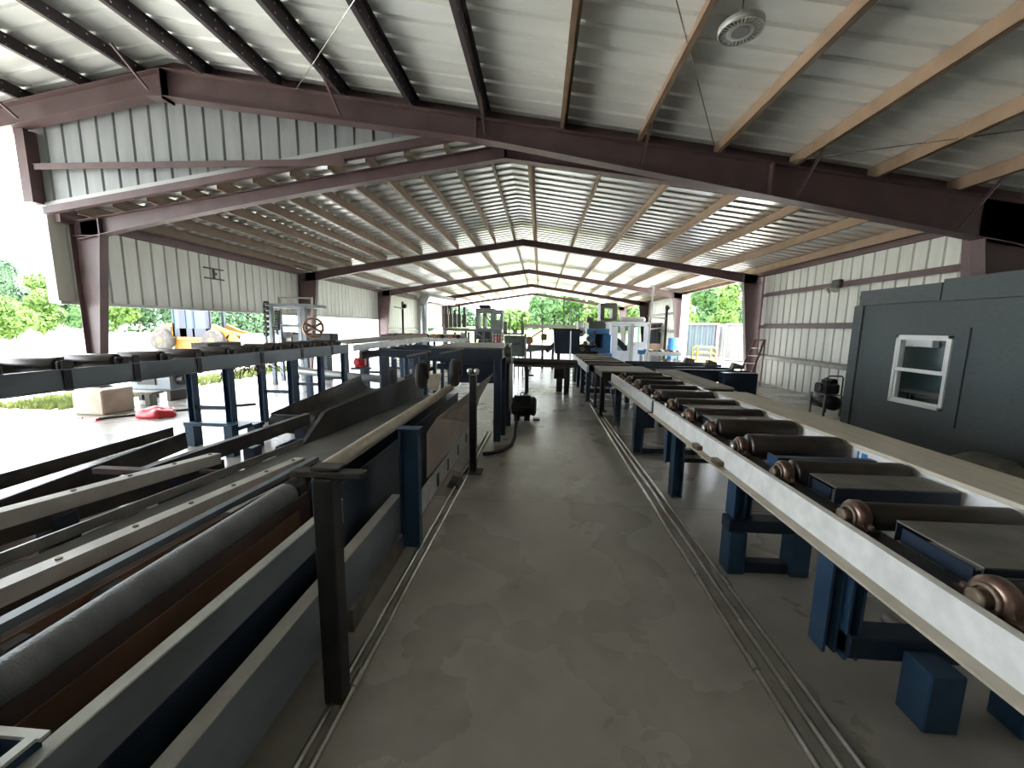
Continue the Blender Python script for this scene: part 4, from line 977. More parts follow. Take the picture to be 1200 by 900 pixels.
# green cabinet
Yc=13.2
gc=T('control_cabinet','grey green steel control cabinet on legs with an open top frame','cabinet',at(602,400,y=Yc))
m=MB(); FB(m,591,393,614,418,Yc,.5,.01); body=m.build('body','cabgreen',gc)
m=MB(); FB(m,590,377,594,392.5,Yc+.1,.2); FB(m,610.5,380,614,392.5,Yc+.1,.2); FB(m,594,390,611,392.4,Yc+.1,.2); FB(m,601,386,606,390,Yc+.1,.2); m.build('top_frame','cabgreen',gc)
for v0,v1 in ((394.5,401),(402,408.5),(409.5,416.5)):
    m=MB(); FB(m,592.5,v0,612.5,v1,Yc-.02,.018); d=m.build('door_panel','cabgreen',gc)
    m=MB(); FB(m,598,v0+1,607,v0+1.8,Yc-.04,.018); m.build('handle','dark',d)
m=MB(); FB(m,614.5,391,616.5,424,Yc+.05,.12); m.build('conduit','lgray',gc)
for u in (592,597,603,608,613): floor_leg('leg',u,.05,at(u,418,y=Yc).z,Yc+.2,gc,'lgray')

# cross conveyor bundle on legs in front of the aisle end
Yb=9.9
bt=T('bar_bundle_table','dark bundle of steel bars on thin legs bridging the far end of the aisle','table',at(640,425,y=Yb))
a=at(600,424,y=Yb); b=at(677,427,y=Yb)
for k in range(4):
    m=MB(); m.cyl((a.x,Yb+k*.1,a.z+.03*(k%2)),(b.x,Yb+k*.1,b.z+.03*(k%2)),.055,12); m.build('bar','dark' if k%2 else 'black',bt)
m=MB(); m.box(a.x+.05,b.x-.02,Yb-.07,Yb+.40,a.z-.115,a.z-.06); m.build('cradle','dark',bt)
for u in (617,618.5,663,666):
    y=Yb+(.25 if u in (618.5,666) else .0); x=at(u,430,y=y).x; MB().box(x-.03,x+.03,y-.03,y+.03,0,a.z-.12).build('leg','black',bt)
m=MB(); q=at(621,440,y=Yb); m.box(q.x-.03,q.x+.1,Yb-.02,Yb+.02,q.z-.02,q.z+.02); m.build('peg','black',bt)
m=MB(); q=at(655,438,y=Yb+.3); m.cyl((q.x-.12,Yb+.45,q.z),(q.x+.16,Yb+.45,q.z),.15,16); m.box(q.x-.05,q.x+.1,Yb+.42,Yb+.48,0,q.z-.14); m.build('drive_motor','black',bt)
# dark jib sloping to the hopper
hp=T('hopper','black and navy sheet hopper on short legs left of the blue machine','hopper',at(665,400,y=12.6))
Yh=12.6
m=MB(); a=at(649,386,y=Yh); b=at(679,415,y=Yh)
m.prism([(a.x,a.z),(b.x,a.z-.02),(b.x,b.z),(a.x+.06,b.z)],'xz',Yh,Yh+.6); m.build('body','navy',hp)
m=MB(); m.bar((a.x-.03,Yh-.02,a.z+.01),(b.x,Yh-.02,a.z),.04,.05); m.build('rim','black',hp)
for u in (655,674):
    for y in (Yh+.1,Yh+.5): floor_leg('leg',u,.1,b.z,y,hp,'black')
cj=T('log_loader','dark low log loader with a sloped arm behind the bundle of bars','loader',at(630,410,y=16))
Yl=16
m=MB(); m.bar(at(612,411,y=Yl),at(655,407,y=Yl),.2,.14); FB(m,618,404,650,409,Yl-.1,.4); m.build('beam','cabgreen',cj)
m=MB(); m.cyl(at(620,399,y=Yl),at(620,399,y=Yl+.12),.17,18); m.build('wheel','brownwheel',cj)
m=MB(); FB(m,634,391,641,399,Yl,.3,.04); m.build('motor','rustd',cj)
m=MB(); m.bar(at(622,396,y=Yl+.2),at(637,386,y=Yl+.2),.06,.06); m.build('arm','dark',cj)
m=MB(); m.bar(at(640,412,y=Yl-.3),at(651,402,y=Yl-.3),.06,.16); m.build('sloped_plate','dark',cj)
for u in (616,622,636,648): floor_leg('leg',u,.09,at(u,408,y=Yl).z,Yl+.05,cj,'dark')
lbm=T('overhead_conveyor','long beige overhead beam conveyor on posts across the far opening','conveyor',at(640,381,y=25))
m=MB(); FB(m,612,380,690,385,25,.5); m.build('beam','mudwood',lbm)
m=MB(); FB(m,595,370,692,371.5,25,.06); FB(m,595,375,692,376,25,.06); m.build('rail','dark',lbm)
for u in (597,612,636,650,690): 
    x=at(u,370,y=25).x; MB().box(x-.04,x+.04,25.1,25.2,0,at(u,369,y=25).z).build('post','dark',lbm)

# blue head machine
Ym=13.6
bmh=T('blue_machine','bright blue cast machine head with pale drum beside the white cab','machine',at(702,405,y=Ym))
m=MB(); FB(m,688,385,715,392,Ym,1.0,.03); FB(m,706,392,716,414,Ym,1.0,.03); FB(m,690,391,697,408,Ym+.1,.8,.03); FB(m,692,408,712,412,Ym,1.0,.02); FB(m,701,414,718,425,Ym-.1,1.1,.03); m.build('frame','machblue',bmh)
m=MB(); FB(m,697,391,706,408,Ym+.5,.1); m.build('recess_panel','navy',bmh)
m=MB(); q=at(681,389,y=Ym-.2); m.lathe([(.05,0),(.15,.01),(.16,.05),(.16,.36),(.12,.42),(.04,.44)],(q.x,Ym-.2,q.z),(0,1,0),22); m.build('drum','cabwhite',bmh)
m=MB(); m.cyl((q.x,Ym-.205,q.z),(q.x,Ym-.26,q.z),.06,14); m.build('drum_hub','rustd',bmh)
m=MB(); FB(m,677,376,684,384,Ym,.3,.02); m.build('top_housing','cabwhite',bmh)
m=MB()
for (u,v,r) in ((690,397,.08),(686,402,.07),(693,403,.07),(683,409,.08),(699,409,.06),(697,390,.07)): c=at(u,v,y=Ym-.12); m.cyl((c.x,c.y,c.z),(c.x,c.y+.3,c.z),r,12)
m.build('valve_block','worn',bmh)
m=MB(); FB(m,678,404,700,424,Ym+.02,.7,.02); m.build('base','black',bmh)
b=at(690,424,y=Ym); MB().box(at(680,424,y=Ym).x,at(716,424,y=Ym).x,Ym+.1,Ym+.8,0,at(700,425,y=Ym).z-.005).build('pedestal','black',bmh)
m=MB()
for pts in (((676,398),(683,404),(688,411),(684,418)),((692,392),(698,397),(694,406)),((702,412),(696,416),(690,420))): m.tube([at(u,v,y=Ym-.25) for u,v in pts],.016,6)
m.build('hydraulic_hose','rubber',bmh)
# olive machine tower behind
ot=T('olive_tower','olive green machine tower with a square window opening behind the white cab','machine',at(712,370,y=17))
m=MB()
for (u0,v0,u1,v1) in ((704,355,723,361),(704,361,708,374),(718,361,723,374),(704,373,723,376)): FB(m,u0,v0,u1,v1,17.6,.8)
m.build('window_frame','olive',ot)
m=MB(); FB(m,690,376,720,386,17.4,1.0,.03); FB(m,688,372,696,378,17.3,.5,.02); m.build('engine_cover','olive',ot)
MB().box(at(694,386,y=17.5).x,at(718,386,y=17.5).x,17.5,18.3,0,at(700,386,y=17.4).z).build('pedestal','olive',ot)

# white cab
Yw=15.6
wc=T('operator_cab','white two window operator cab with a grey unit on its roof','cab',at(738,400,y=Yw))
a=at(716.5,379,y=Yw); b=at(759,379,y=Yw); zt=a.z; zb=at(738,424,y=Yw).z; dpt=1.3
def cabwall(name,quads):
    m=MB()
    for (u0,v0,u1,v1) in quads: FB(m,u0,v0,u1,v1,Yw,.05)
    return m.build(name,'cabwhite',wc)
cabwall('front_wall',[(716.5,379,759,382.5),(716.5,382.5,723,411),(736.5,382.5,742,411),(755,382.5,759,401),(716.5,411,759,427),(742,401,759,411)])
m=MB(); m.box(a.x,a.x+.05,Yw+.05,Yw+dpt,zb-.1,zt); m.build('side_wall','cabwhite',wc)
m=MB(); m.box(b.x-.05,b.x,Yw+.05,Yw+dpt,zb-.1,zb+.75); m.box(b.x-.05,b.x,Yw+.05,Yw+.2,zb+.75,zt); m.box(b.x-.05,b.x,Yw+dpt-.2,Yw+dpt,zb+.75,zt); m.build('side_wall','cabwhite',wc)
m=MB(); m.box(a.x+.05,b.x-.05,Yw+dpt-.05,Yw+dpt,zb-.1,zb+.6); m.build('rear_wall','cabwhite',wc)
m=MB(); m.box(a.x-.04,b.x+.04,Yw-.04,Yw+dpt+.04,zt+.001,zt+.06,.02); m.build('roof_panel','cabwhite',wc)
MB().box(a.x,b.x,Yw+.05,Yw+dpt-.05,zb-.16,zb-.101).build('floor_panel','cabwhite',wc)
m=MB(); FB(m,723,382.5,736.5,411,Yw+.02,.01); m.build('pane','cabpane',wc)
m=MB(); FB(m,742,382.5,755,401,Yw+.02,.01); m.build('pane','cabpane',wc)
m=MB(); FB(m,740,378,741,425,Yw-.012,.011); FB(m,741.5,403,744,404.5,Yw-.03,.028); m.build('door_edge','trimgray',wc)
m=MB(); m.bar(at(722,398,y=Yw+.6),at(734,410,y=Yw+.6),.3,.2); m.build('seat','dark',wc)
m=MB(); q0=at(729,376.5,y=Yw+.3); q1=at(757,371.5,y=Yw+.3); m.box(q0.x,q1.x,Yw+.3,Yw+.9,zt+.065,q1.z,.06); m.build('roof_unit','lamp',wc)
for x in (a.x+.05,b.x-.15):
    for y in (Yw+.05,Yw+dpt-.2): MB().box(x,x+.1,y,y+.1,0,zb-.161).build('leg','dark',wc)

# thin poles and lines
def pole(label,p,q_,r,m='white'): tag(MB().cyl(p,q_,r,8).build('conduit_pole',m),label,'pole')
q=at(757.5,414,y=12.9); r_=at(766,335,y=12.9); pole('tall thin white pole rising beside the white cab',(q.x,q.y,0),r_,.035)
q=at(668,424,y=11.6); r_=at(669,388,y=11.6); pole('short pale pole in front of the navy hopper',(q.x,q.y,0),r_,.02)
q=at(661,384,y=26); r_=at(661,351,y=26); pole('dark thin pole standing in the far opening',(q.x,q.y,0),r_,.04,'dark')
q=at(668,380,y=27); m=MB(); m.tube([(q.x,27,0),(q.x,27,at(668,365,y=27).z),at(669,361,y=27),at(720,361,y=27)],.03,8); tag(m.build('overhead_pipe','worn'),'thin grey overhead pipe crossing above the blue machine','pipe')

# duct at left back
Yd=22.5
du=T('dust_duct','galvanised dust duct with an elbow in the left back of the shed','duct',at(496,370,y=Yd))
b=at(496,391,y=Yd); t_=at(497,358,y=Yd)
m=MB(); m.cyl((b.x,Yd,b.z),(b.x,Yd,t_.z),.26,20); m.build('riser','duct',du)
m=MB(); pts=[]
e=at(531,362,y=26.9)
for k in range(7):
    a=PI/2*k/6; pts.append(Vector((b.x,Yd,t_.z))+Vector((0,0,math.sin(a)*.5))+ (Vector((e.x-b.x,e.y-Yd,0)).normalized())*(1-math.cos(a))*.5)
m.tube(pts,.27,20); m.build('elbow','duct',du)
m=MB(); m.cyl(pts[-1],(e.x,e.y,pts[-1].z),.24,20); m.build('run','duct',du)
m=MB(); m.lathe([(.45,-.7),(.27,0)],(b.x,Yd,b.z),(0,0,1),20); m.build('cone','duct',du)
for s in (-1,1): MB().box(b.x+s*.3-.04,b.x+s*.3+.04,Yd-.04,Yd+.04,0,b.z-.55).build('leg','dark',du)

# right far wall items
bd=T('barrel','blue plastic barrel by the right far wall','barrel',at(788,405,y=18.6))
q=at(788,415,y=18.6); zt_=at(788,396,y=18.6).z; m=MB(); m.lathe([(.2,0),(.23,.02),(.235,.2),(.25,.22),(.235,.24),(.235,(zt_-.3)*.6),(.25,(zt_-.3)*.6+.02),(.235,(zt_-.3)*.6+.04),(.23,zt_-.33),(.2,zt_-.3)],(q.x,18.6,.3),(0,0,1),22); m.build('drum_body','drumblue',bd)
m=MB(); m.box(q.x-.3,q.x+.3,18.3,18.9,.0,.295); tag(m.build('barrel_stand','dark'),'low dark stand under the blue barrel','stand')
m=MB(); FB(m,760,403,774,416,18.9,.5,.02); z0=min(v.z for v in m.v)
for v in m.v: v.z-=0
tag(m.build('brown_crate','bark'),'brown crate stacked by the right far wall beside the white cab','crate')
m=MB(); a=at(760,416,y=18.95); b=at(774,416,y=18.95); m.box(a.x,b.x,18.95,19.35,0,a.z-.01); tag(m.build('crate_bench','dark'),'dark bench under the brown crate','bench')
rr=T('roller_conveyor','short pale roller conveyor with black tyres in front of the blue barrel','conveyor',at(775,412,y=14.5))
a=at(757,414,y=14.5); b=at(799,412,y=14.5); m=MB(); m.box(a.x,b.x,14.5,14.56,a.z-.08,a.z+.06); m.box(a.x,b.x,15.1,15.16,a.z-.08,a.z+.06); m.build('side_rail','whitepaint',rr)
for k in range(6):
    x=a.x+.1+k*.2; m=MB(); m.cyl((x,14.57,a.z+.05),(x,15.09,a.z+.05),.07,14); m.build('roller','bright' if k%2 else 'black',rr)
for x in (a.x+.1,b.x-.15):
    for y in (14.5,15.08): MB().box(x,x+.06,y,y+.06,0,a.z-.085).build('leg','lgray',rr)
m=MB(); m.box(a.x-.2,a.x-.02,14.6,14.9,a.z-.05,a.z+.1); m.build('blue_box','drumblue',rr)
MB().box(a.x-.15,a.x-.07,14.7,14.8,0,a.z-.055).build('leg','lgray',rr)
pi=T('wall_piping','dark standpipe with pale branch pipes on the right far wall','pipe',(6.6,21.8,0))
x=6.7; m=MB(); m.cyl((x,22.2,0),(x,22.2,2.9),.07,12); m.build('standpipe','dark',pi)
m=MB(); m.tube([(x,22.2,2.2),(x-.2,22.0,2.22),(x-1.1,21.5,2.2)],.035,8); m.tube([(x,22.2,1.7),(x-.3,22.1,1.7),(x-1.2,21.6,1.6)],.03,8); m.build('branch_pipe','lgray',pi)
m=MB(); m.lathe([(.05,-.05),(.12,0),(.05,.05)],(x,22.1,2.75),(0,1,0),14); m.build('valve','dark',pi)
pi=T('wall_piping','dark standpipe with a valve on the left wall of the third bay','pipe',(-8,22.2,0))
x=-7.9; m=MB(); m.cyl((x,22.9,0),(x,22.9,3.0),.06,12); m.build('standpipe','dark',pi)
m=MB(); m.tube([(x,22.9,2.6),(x+.15,22.5,2.6),(x+.15,21.2,2.62)],.03,8); m.build('branch_pipe','dark',pi)
m=MB(); m.lathe([(.05,-.05),(.14,0),(.05,.05)],(x+.12,22.9,2.75),(.6,-.8,0),14); m.build('valve','dark',pi)

# ================================================================== LEFT FLOOR AND YARD
m=MB(); a=at(95,487,y=6.55); m.box(-8.24,-7.66,6.43,7.0,0,.445,.02); tag(m.build('concrete_pier','concrete'),'squat concrete block under the first left column','pier')
def rag(label,u,v,s):
    p=at(u,v,z=0); rr_=random.Random(u); bm=bmesh.new(); bmesh.ops.create_icosphere(bm,subdivisions=3,radius=1)
    for w in bm.verts:
        q=w.co; k=1+.25*math.sin(6*q.x+u)*math.cos(5*q.y); w.co=Vector((q.x*.22*s*k,q.y*.16*s*k,max(-.04,q.z*.10*k*s)))
    me=bpy.data.meshes.new('bag'); bm.to_mesh(me); bm.free(); me.polygons.foreach_set('use_smooth',[True]*len(me.polygons)); me.materials.append(MT['red'])
    o=bpy.data.objects.new('plastic_bag',me); C.objects.link(o); o.location=(p.x,p.y,.041); tag(o,label,'bag')
rag('red plastic bag on the slab right of the concrete block',184,488,1.3)
p=at(108,492,z=0); sh=T('shovel','red scoop shovel blade lying on the slab before the concrete block','shovel',p)
m=MB(); m.hull([(p.x-.2,p.y-.1,.004),(p.x+.18,p.y-.12,.004),(p.x+.2,p.y+.1,.004),(p.x-.2,p.y+.12,.004),(p.x-.12,p.y,.03),(p.x+.14,p.y,.05)]); m.build('blade','red',sh)
m=MB(); m.cyl((p.x-.2,p.y+.02,.02),(p.x-.62,p.y+.2,.02),.014,8); m.build('handle','worn',sh)
m=MB(); pts=[at(u,v,z=.02) for u,v in ((112,492),(130,489),(160,486),(196,482),(240,478),(300,473))]; m.tube(pts,.02,8); tag(m.build('floor_cable','black'),'black cable trailing over the slab past the concrete block','cable')
ge=T('generator','blue grey welder on skids behind the first legs of the raised conveyor','generator',at(180,470,z=0))
q=at(180,470,z=0); m=MB(); m.box(q.x-.5,q.x+.45,q.y,q.y+.5,.22,.80,.04); m.build('housing','slate',ge)
for s in (-.35,.3): MB().box(q.x+s-.04,q.x+s+.04,q.y+.05,q.y+.45,0,.215).build('skid_leg','dark',ge)
m=MB(); m.cyl((q.x+.46,q.y+.2,.45),(q.x+.60,q.y+.2,.45),.12,14); m.build('motor_end','black',ge)
m=MB(); m.box(q.x-.3,q.x+.1,q.y-.02,q.y-.001,.35,.65); m.build('control_panel','black',ge)
wg=T('old_bench','low grey bench on the slab left of the blue grey welder','bench',at(150,478,z=0))
q=at(140,476,z=0); MB().box(q.x-.1,q.x+.7,q.y,q.y+.25,.24,.29).build('seat_board','worn',wg)
for s in (0,.55): MB().box(q.x+s-.05,q.x+s+.05,q.y+.05,q.y+.2,0,.239).build('leg','worn',wg)

# wheel loader
YL=22.0
wl=T('wheel_loader','yellow wheel loader with a blue grey cab parked in the yard','wheel loader',at(225,420,y=YL))
def lw(u,v): q=at(u,v,y=YL); return q
for (u,nm) in ((192,0),(252,0)):
    for dy in (0,1.5):
        c=lw(u,411); r_=.63; c=Vector((c.x,YL+dy,r_)); m=MB(); m.lathe([(r_*.5,-.22),(r_*.93,-.24),(r_,-.12),(r_,.12),(r_*.93,.24),(r_*.5,.22)],c,(0,1,0),28)
        w=m.build('wheel','tyre',wl); m=MB(); m.lathe([(.05,-.245),(r_*.45,-.2),(r_*.45,.2),(.05,.245)],c,(0,1,0),20); m.build('rim','yellow',w)
zz=lambda v: lw(225,v).z
X=lambda u: lw(u,390).x
m=MB(); m.prism([(X(176),zz(398)),(X(180),zz(386)),(X(195),zz(379)),(X(203),zz(379)),(X(203),zz(396)),(X(186),zz(397)),(X(178),zz(408))],'xz',YL+.1,YL+1.4); m.build('engine_hood','yellow',wl)
m=MB(); m.box(X(198),X(245),YL+.25,YL+1.25,zz(410),zz(396)); m.box(X(206),X(243),YL+.05,YL+1.45,zz(398),zz(395)); m.build('chassis','yellow',wl)
m=MB()
for (u,w_) in ((201,2.2),(209,8),(224,2.4),(240,3)): 
    for y in (YL+.1,YL+1.3): m.box(X(u),X(u+w_),y,y+.1,zz(394.9),zz(361))
m.box(X(201),X(243),YL+.1,YL+1.4,zz(394.9),zz(385)) ; m.box(X(199),X(238),YL+.05,YL+1.45,zz(361),zz(359))
m.build('cab_frame','cabframe',wl)
m=MB(); m.box(X(203.3),X(208.9),YL+.14,YL+.16,zz(384.9),zz(361.2)); m.box(X(216.2),X(223.9),YL+.14,YL+.16,zz(384.9),zz(361.2)); m.box(X(226.1),X(240.9),YL+.14,YL+.16,zz(384.9),zz(361.2)); m.build('cab_glass','glassdark',wl)
m=MB()
for y in (YL+.2,YL+1.2):
    m.bar((X(246),y,zz(384)),(X(266),y,zz(393)),.16,.5); m.bar((X(265),y,zz(392)),(X(284),y,zz(412)),.16,.42); m.bar((X(255),y,zz(386)),(X(290),y,zz(394)),.1,.14)
m.build('lift_arm','yellow',wl)
m=MB(); m.prism([(X(238),zz(402)),(X(240),zz(397)),(X(256),zz(396)),(X(262),zz(403)),(X(260),zz(405)),(X(254),zz(399)),(X(243),zz(400))],'xz',YL-.1,YL+.3); m.build('fender','yellow',wl)
m=MB(); m.prism([(X(284),zz(408)),(X(292),zz(390)),(X(296),zz(390)),(X(292),zz(406)),(X(308),zz(414)),(X(306),zz(417)),(X(286),zz(415))],'xz',YL-.6,YL+2.1); m.build('bucket','worn',wl)
m=MB(); m.cyl((X(197),YL+.6,zz(379)),(X(197),YL+.6,zz(373)),.07,10); m.build('exhaust','dark',wl)
m=MB(); m.box(X(186),X(200),YL+.05,YL+.098,zz(389),zz(383)); m.build('side_grille','dark',wl)

# rubble pile by the bucket
pr_=random.Random(8)
rp=MB()
for k in range(70):
    q=at(pr_.uniform(286,312),pr_.uniform(408,416),z=0.0)
    q=Vector((at(pr_.uniform(284,318),400,y=20).x, 20+pr_.uniform(-.8,.8),0)); s=pr_.uniform(.06,.2); h=pr_.uniform(0,.45)
    rp.hull([Vector((q.x+pr_.uniform(-s,s),q.y+pr_.uniform(-s,s),max(-.02,h+pr_.uniform(-s,s)))) for _ in range(9)])
tag(rp.build('rubble','tyre'),'heap of broken rubble in front of the loader bucket','rubble',kind='stuff')
# white building with windows
wbx=T('white_building','long white building with small paned windows beyond the yard','building',(-17,36,0))
a=at(326,396,y=35); b=at(456,396,y=35); zt=at(400,369,y=35).z
m=MB(); m.box(a.x,b.x,35,39,-.0,zt); m.build('wall','buildwhite',wbx)
m=MB(); m.prism([(34.6,zt+.001),(39.4,zt+.001),(39.4,zt+.1),(37,zt+.5),(34.6,zt+.15)],'yz',a.x-.3,b.x+.3); m.build('roof','contb',wbx)
for (u0,u1) in ((340,350),(374,385),(400,411)):
    for (v0,v1) in ((378,382.5),(384.5,389)):
        p0_=at(u0,v0,y=34.93); p1_=at(u1,v1,y=34.93); m=MB(); m.box(p0_.x,p1_.x,34.94,34.99,p1_.z,p0_.z); f=m.build('window','white',wbx)
        for k in range(3):
            w=(p1_.x-p0_.x)/3; m=MB(); m.box(p0_.x+k*w+.05,p0_.x+(k+1)*w-.05,34.92,34.939,p1_.z+.06,p0_.z-.06); m.build('pane','winpane',f)
# containers on the right
for nm,p0_,p1_,mt_,lab in (('left',(6.4,24.7),(9.55,22.55),'contb','grey blue corrugated shipping container beyond the right opening'),('right',(9.85,22.34),(12.2,20.74),'contw','white shipping container with lock bars beyond the right opening')):
    co=T('shipping_container',lab,'container',(p0_[0],p0_[1],0)); A_=Vector((*p0_,0)); B_=Vector((*p1_,0)); d=(B_-A_).normalized(); nrm=Vector((-d.y,d.x,0)); L=(B_-A_).length; H=1.95
    m=MB(); vs=[];fs=[]
    n=0; s=0
    prof=[]
    while s<L:
        for ds,o_ in ((0,0),(.1,0),(.14,.05),(.24,.05),(.28,0)):
            if s+ds<=L: prof.append((s+ds,o_ if mt_=='contb' else 0))
        s+=.30
    prof.append((L,0))
    for (s,o_) in prof:
        q=A_+d*s+nrm*o_; vs += [(q.x,q.y,.1),(q.x,q.y,H)]
    for i in range(len(prof)-1): fs.append((2*i,2*i+1,2*i+3,2*i+2))
    m.add(vs,fs); q=A_+nrm*2.4; q2=B_+nrm*2.4
    m.add([(A_.x,A_.y,H),(B_.x,B_.y,H),(q2.x,q2.y,H),(q.x,q.y,H),(q.x,q.y,.1),(q2.x,q2.y,.1),(A_.x,A_.y,.1),(B_.x,B_.y,.1)],[(0,1,2,3),(3,2,5,4),(0,3,4,6),(1,7,5,2)])
    m.build('shell',mt_,co)
    m=MB()
    for t0 in (A_,B_): m.box(t0.x-.06,t0.x+.06,t0.y-.14,t0.y-.02,0,H+.03)
    m.bar((A_.x,A_.y-.06,H),(B_.x,B_.y-.06,H),.1,.1); m.bar((A_.x,A_.y-.06,.1),(B_.x,B_.y-.06,.1),.1,.14); m.build('corner_frame','pink' if mt_=='contb' else mt_,co)
    if mt_=='contw':
        m=MB()
        for s in (.35,.8,1.5,2.0): q=A_+d*s-nrm*.05; m.cyl((q.x,q.y,.2),(q.x,q.y,H-.1),.025,8)
        for s in (.35,.8,1.5,2.0):
            for z_ in (.6,1.0,1.5): q=A_+d*s-nrm*.06; m.box(q.x-.08,q.x+.08,q.y-.02,q.y+.02,z_-.03,z_+.03)
        m.build('lock_bars','worn',co)
yf=T('yellow_cart','small yellow railed cart in front of the grey blue container','cart',at(826,425,y=18.5))
a=at(816,424,y=18.5); b=at(838,424,y=18.5); zt=at(826,407,y=18.5).z
m=MB()
for y in (18.5,19.1):
    for z_ in (zt,zt*.72): m.tube([(a.x,y,z_-.1),(a.x+.12,y,z_),(b.x-.12,y,z_),(b.x,y,z_-.1)],.04,8)
    for x in (a.x,b.x): m.cyl((x,y,.0),(x,y,zt-.1),.04,8)
m.build('railing','signyellow',yf)
MB().box(a.x-.03,b.x+.03,18.45,19.15,.25,.33).build('deck','signyellow',yf)

# ---------------------------------------------------------------- trees
def tree(label,x,y,h,w,leaf,seed,group,n=1500,ls=.30,trunk=.18,cat='tree'):
    r=random.Random(seed); t=T('tree' if cat=='tree' else 'shrub',label,cat,(x,y,0),group)
    m=MB(); m.tube([(x,y,-.05),(x+r.uniform(-.1,.1),y,h*.25),(x+r.uniform(-.3,.3),y,h*.6)],trunk,8); m.build('trunk','greybark',t)
    blobs=[]
    for k in range(9):
        a=r.uniform(0,2*PI); q=r.uniform(0,.62)*w/2; zc=h*r.uniform(.22,.82); rad_=w*r.uniform(.20,.33)*(1.1-.45*zc/h); blobs.append((Vector((x+math.cos(a)*q,y+math.sin(a)*q,zc)),rad_))
    blobs.append((Vector((x,y,h*.85)),h*.14))
    vs=[];fs=[]
    for k in range(n):
        c,ra=blobs[r.randrange(len(blobs))]
        d=Vector((r.gauss(0,1),r.gauss(0,1),r.gauss(0,1))).normalized(); p=c+d*ra*r.uniform(.72,1.05)
        if p.z<.1: p.z=.1+r.random()*.3
        nn=(d+Vector((r.uniform(-.7,.7),r.uniform(-.7,.7),r.uniform(-.3,.9)))).normalized(); e=nn.orthogonal().normalized(); f_=nn.cross(e); s=ls*r.uniform(.6,1.3)
        a=r.uniform(0,PI); e2=e*math.cos(a)+f_*math.sin(a); f2=nn.cross(e2); o=len(vs)
        vs += [p-e2*s,p-f2*s*.45,p+e2*s,p+f2*s*.45]; fs.append((o,o+1,o+2,o+3))
    m=MB(); m.add(vs,fs); m.build('foliage',leaf,t); return t
rt_=random.Random(3)
def wall_of_trees(spec,group,labels):
    for i,(u,y,vtop,wpx,leaf) in enumerate(spec):
        p=at(u,388,y=y); h=at(u,vtop,y=y).z; w=wpx*y/470
        tree(labels[i],p.x,y,h,w,leaf,100+i+int(u),group,n=5200,ls=.011*y*.55)
wall_of_trees([(-45,46,300,110,'leaf3'),(15,58,303,100,'leaf3'),(50,36,318,44,'leaf2'),(78,48,322,80,'leaf3'),(105,37,345,44,'leaf1'),(140,46,340,50,'leaf2'),(165,60,330,80,'leaf3'),(205,48,335,50,'leaf3'),(245,60,338,80,'leaf1'),(285,46,340,76,'leaf3'),(320,60,345,80,'leaf1'),(8,30,348,66,'leaf2')],
 'trees along the left of the yard',
 ['tall dark tree at the far left edge of the yard','tall deep green tree behind the yellow bush at far left','round yellow green tree left of the corner sheet','tall deep green tree directly behind the corner sheet','mid green tree seen just left of the first left column','yellow green tree just right of the first left column','deep green tree behind the loader hood','deep green tree behind the loader cab','mid green tree right of the loader cab','deep green tree above the loader bucket','mid green tree behind the pulley gantry','low yellow bushy tree at the yard edge, far left'])
wall_of_trees([(545,64,362,56,'leaf3'),(600,64,366,46,'leaf2'),(636,76,344,56,'leaf1'),(664,56,338,60,'leaf1'),(695,74,343,46,'leaf2'),(724,57,346,56,'leaf2'),(760,74,343,46,'leaf3'),(574,78,370,40,'leaf1'),(500,74,360,60,'leaf3')],
 'trees beyond the far end of the shed',
 ['deep green tree beyond the stakes at the far left of the opening','small yellow green tree low in the middle of the far opening','bright green tree left of the dark thin pole','big bright green tree filling the middle of the far opening','yellow green tree above the blue machine','yellow green tree behind the olive tower','deep green tree behind the white cab roof','small distant tree beyond the overhead conveyor','dark green tree behind the left back wall'])
wall_of_trees([(795,34,336,42,'leaf2'),(822,44,325,46,'leaf1'),(850,33,328,42,'leaf2'),(882,43,320,46,'leaf1'),(915,33,320,66,'leaf1'),(845,56,316,70,'leaf3')],
 'trees beyond the right opening',
 ['yellow green tree at the left edge of the right opening','mid green tree left of centre above the grey blue container','yellow green tree above the white container','mid green tree beside the dark column at the right opening','mid green tree hidden partly behind the dark column','deep green tree at the back above both containers'])
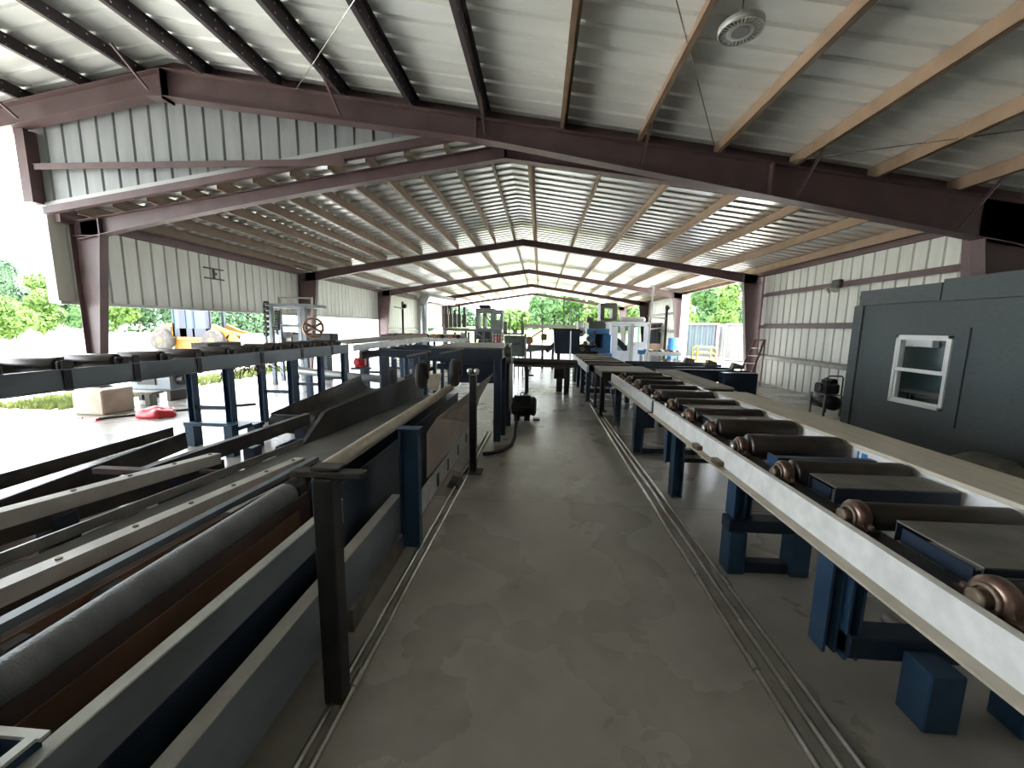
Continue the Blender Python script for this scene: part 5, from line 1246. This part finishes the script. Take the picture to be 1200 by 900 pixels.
# grass strips 
def grass(label,poly,n,seed,h=.12):
    r=random.Random(seed); xs=[p.x for p in poly]; ys=[p.y for p in poly]; m=MB()
    for k in range(n):
        x=r.uniform(min(xs),max(xs)); y=r.uniform(min(ys),max(ys)); a=r.uniform(0,2*PI); hh=h*r.uniform(.5,1.2); dx,dy=math.cos(a)*.03,math.sin(a)*.03
        m.add([(x-dx,y-dy,-.021),(x+dx,y+dy,-.021),(x+r.uniform(-.05,.05),y+r.uniform(-.05,.05),hh)],[(0,1,2)])
    tag(m.build('grass','grass'),label,'grass',kind='stuff')
grass('grass tufts along the slab edge behind the concrete block',[Vector((-10.6,6.8,0)),Vector((-8.95,9.5,0))],2600,5,.10)
grass('grass tufts beyond the slab edge behind the raised conveyor legs',[Vector((-10.5,10,0)),Vector((-8.95,15,0))],2200,6,.10)
m=MB(); vs=[];fs=[]; nx,ny=30,16
for j in range(ny+1):
    for i in range(nx+1):
        x=-14+34*i/nx; y=40+26*j/ny; vs.append((x,y,-.1+1.75*math.sin(min(1,j/ny*1.3)*PI/2)*(.85+.15*math.sin(i*.5))-.12*(1-j/ny)))
for j in range(ny):
    for i in range(nx): a=j*(nx+1)+i; fs.append((a,a+1,a+nx+2,a+nx+1))
MT['lawn']=mat('sunlit lawn',(.12,.16,.035),.9,0,(.20,.22,.07),.6)
m.add(vs,fs,True); struct(m.build('ground_slope','lawn'),'grassy rise beyond the far end of the shed')

# ================================================================== LIGHT
w=bpy.data.worlds.new('sky'); sc.world=w; w.use_nodes=True; nt=w.node_tree
bg=nt.nodes['Background']; bg.inputs['Color'].default_value=(.86,.93,1.0,1); bg.inputs['Strength'].default_value=2.8
sd=bpy.data.lights.new('sun','SUN'); sd.energy=4.0; sd.angle=math.radians(2.0); sd.color=(1,.95,.86)
so=bpy.data.objects.new('sun',sd); C.objects.link(so); so.rotation_euler=Vector((-.38,-.42,-.82)).to_track_quat('-Z','Y').to_euler()
vs_=sc.view_settings; sc.display_settings.display_device='sRGB'; vs_.view_transform='Standard'; vs_.look='None'; vs_.gamma=1; vs_.use_curve_mapping=False; vs_.exposure=2.65
cy=sc.cycles; cy.use_denoising=True; cy.max_bounces=10; cy.diffuse_bounces=6; cy.glossy_bounces=4; cy.transmission_bounces=6; cy.sample_clamp_indirect=6
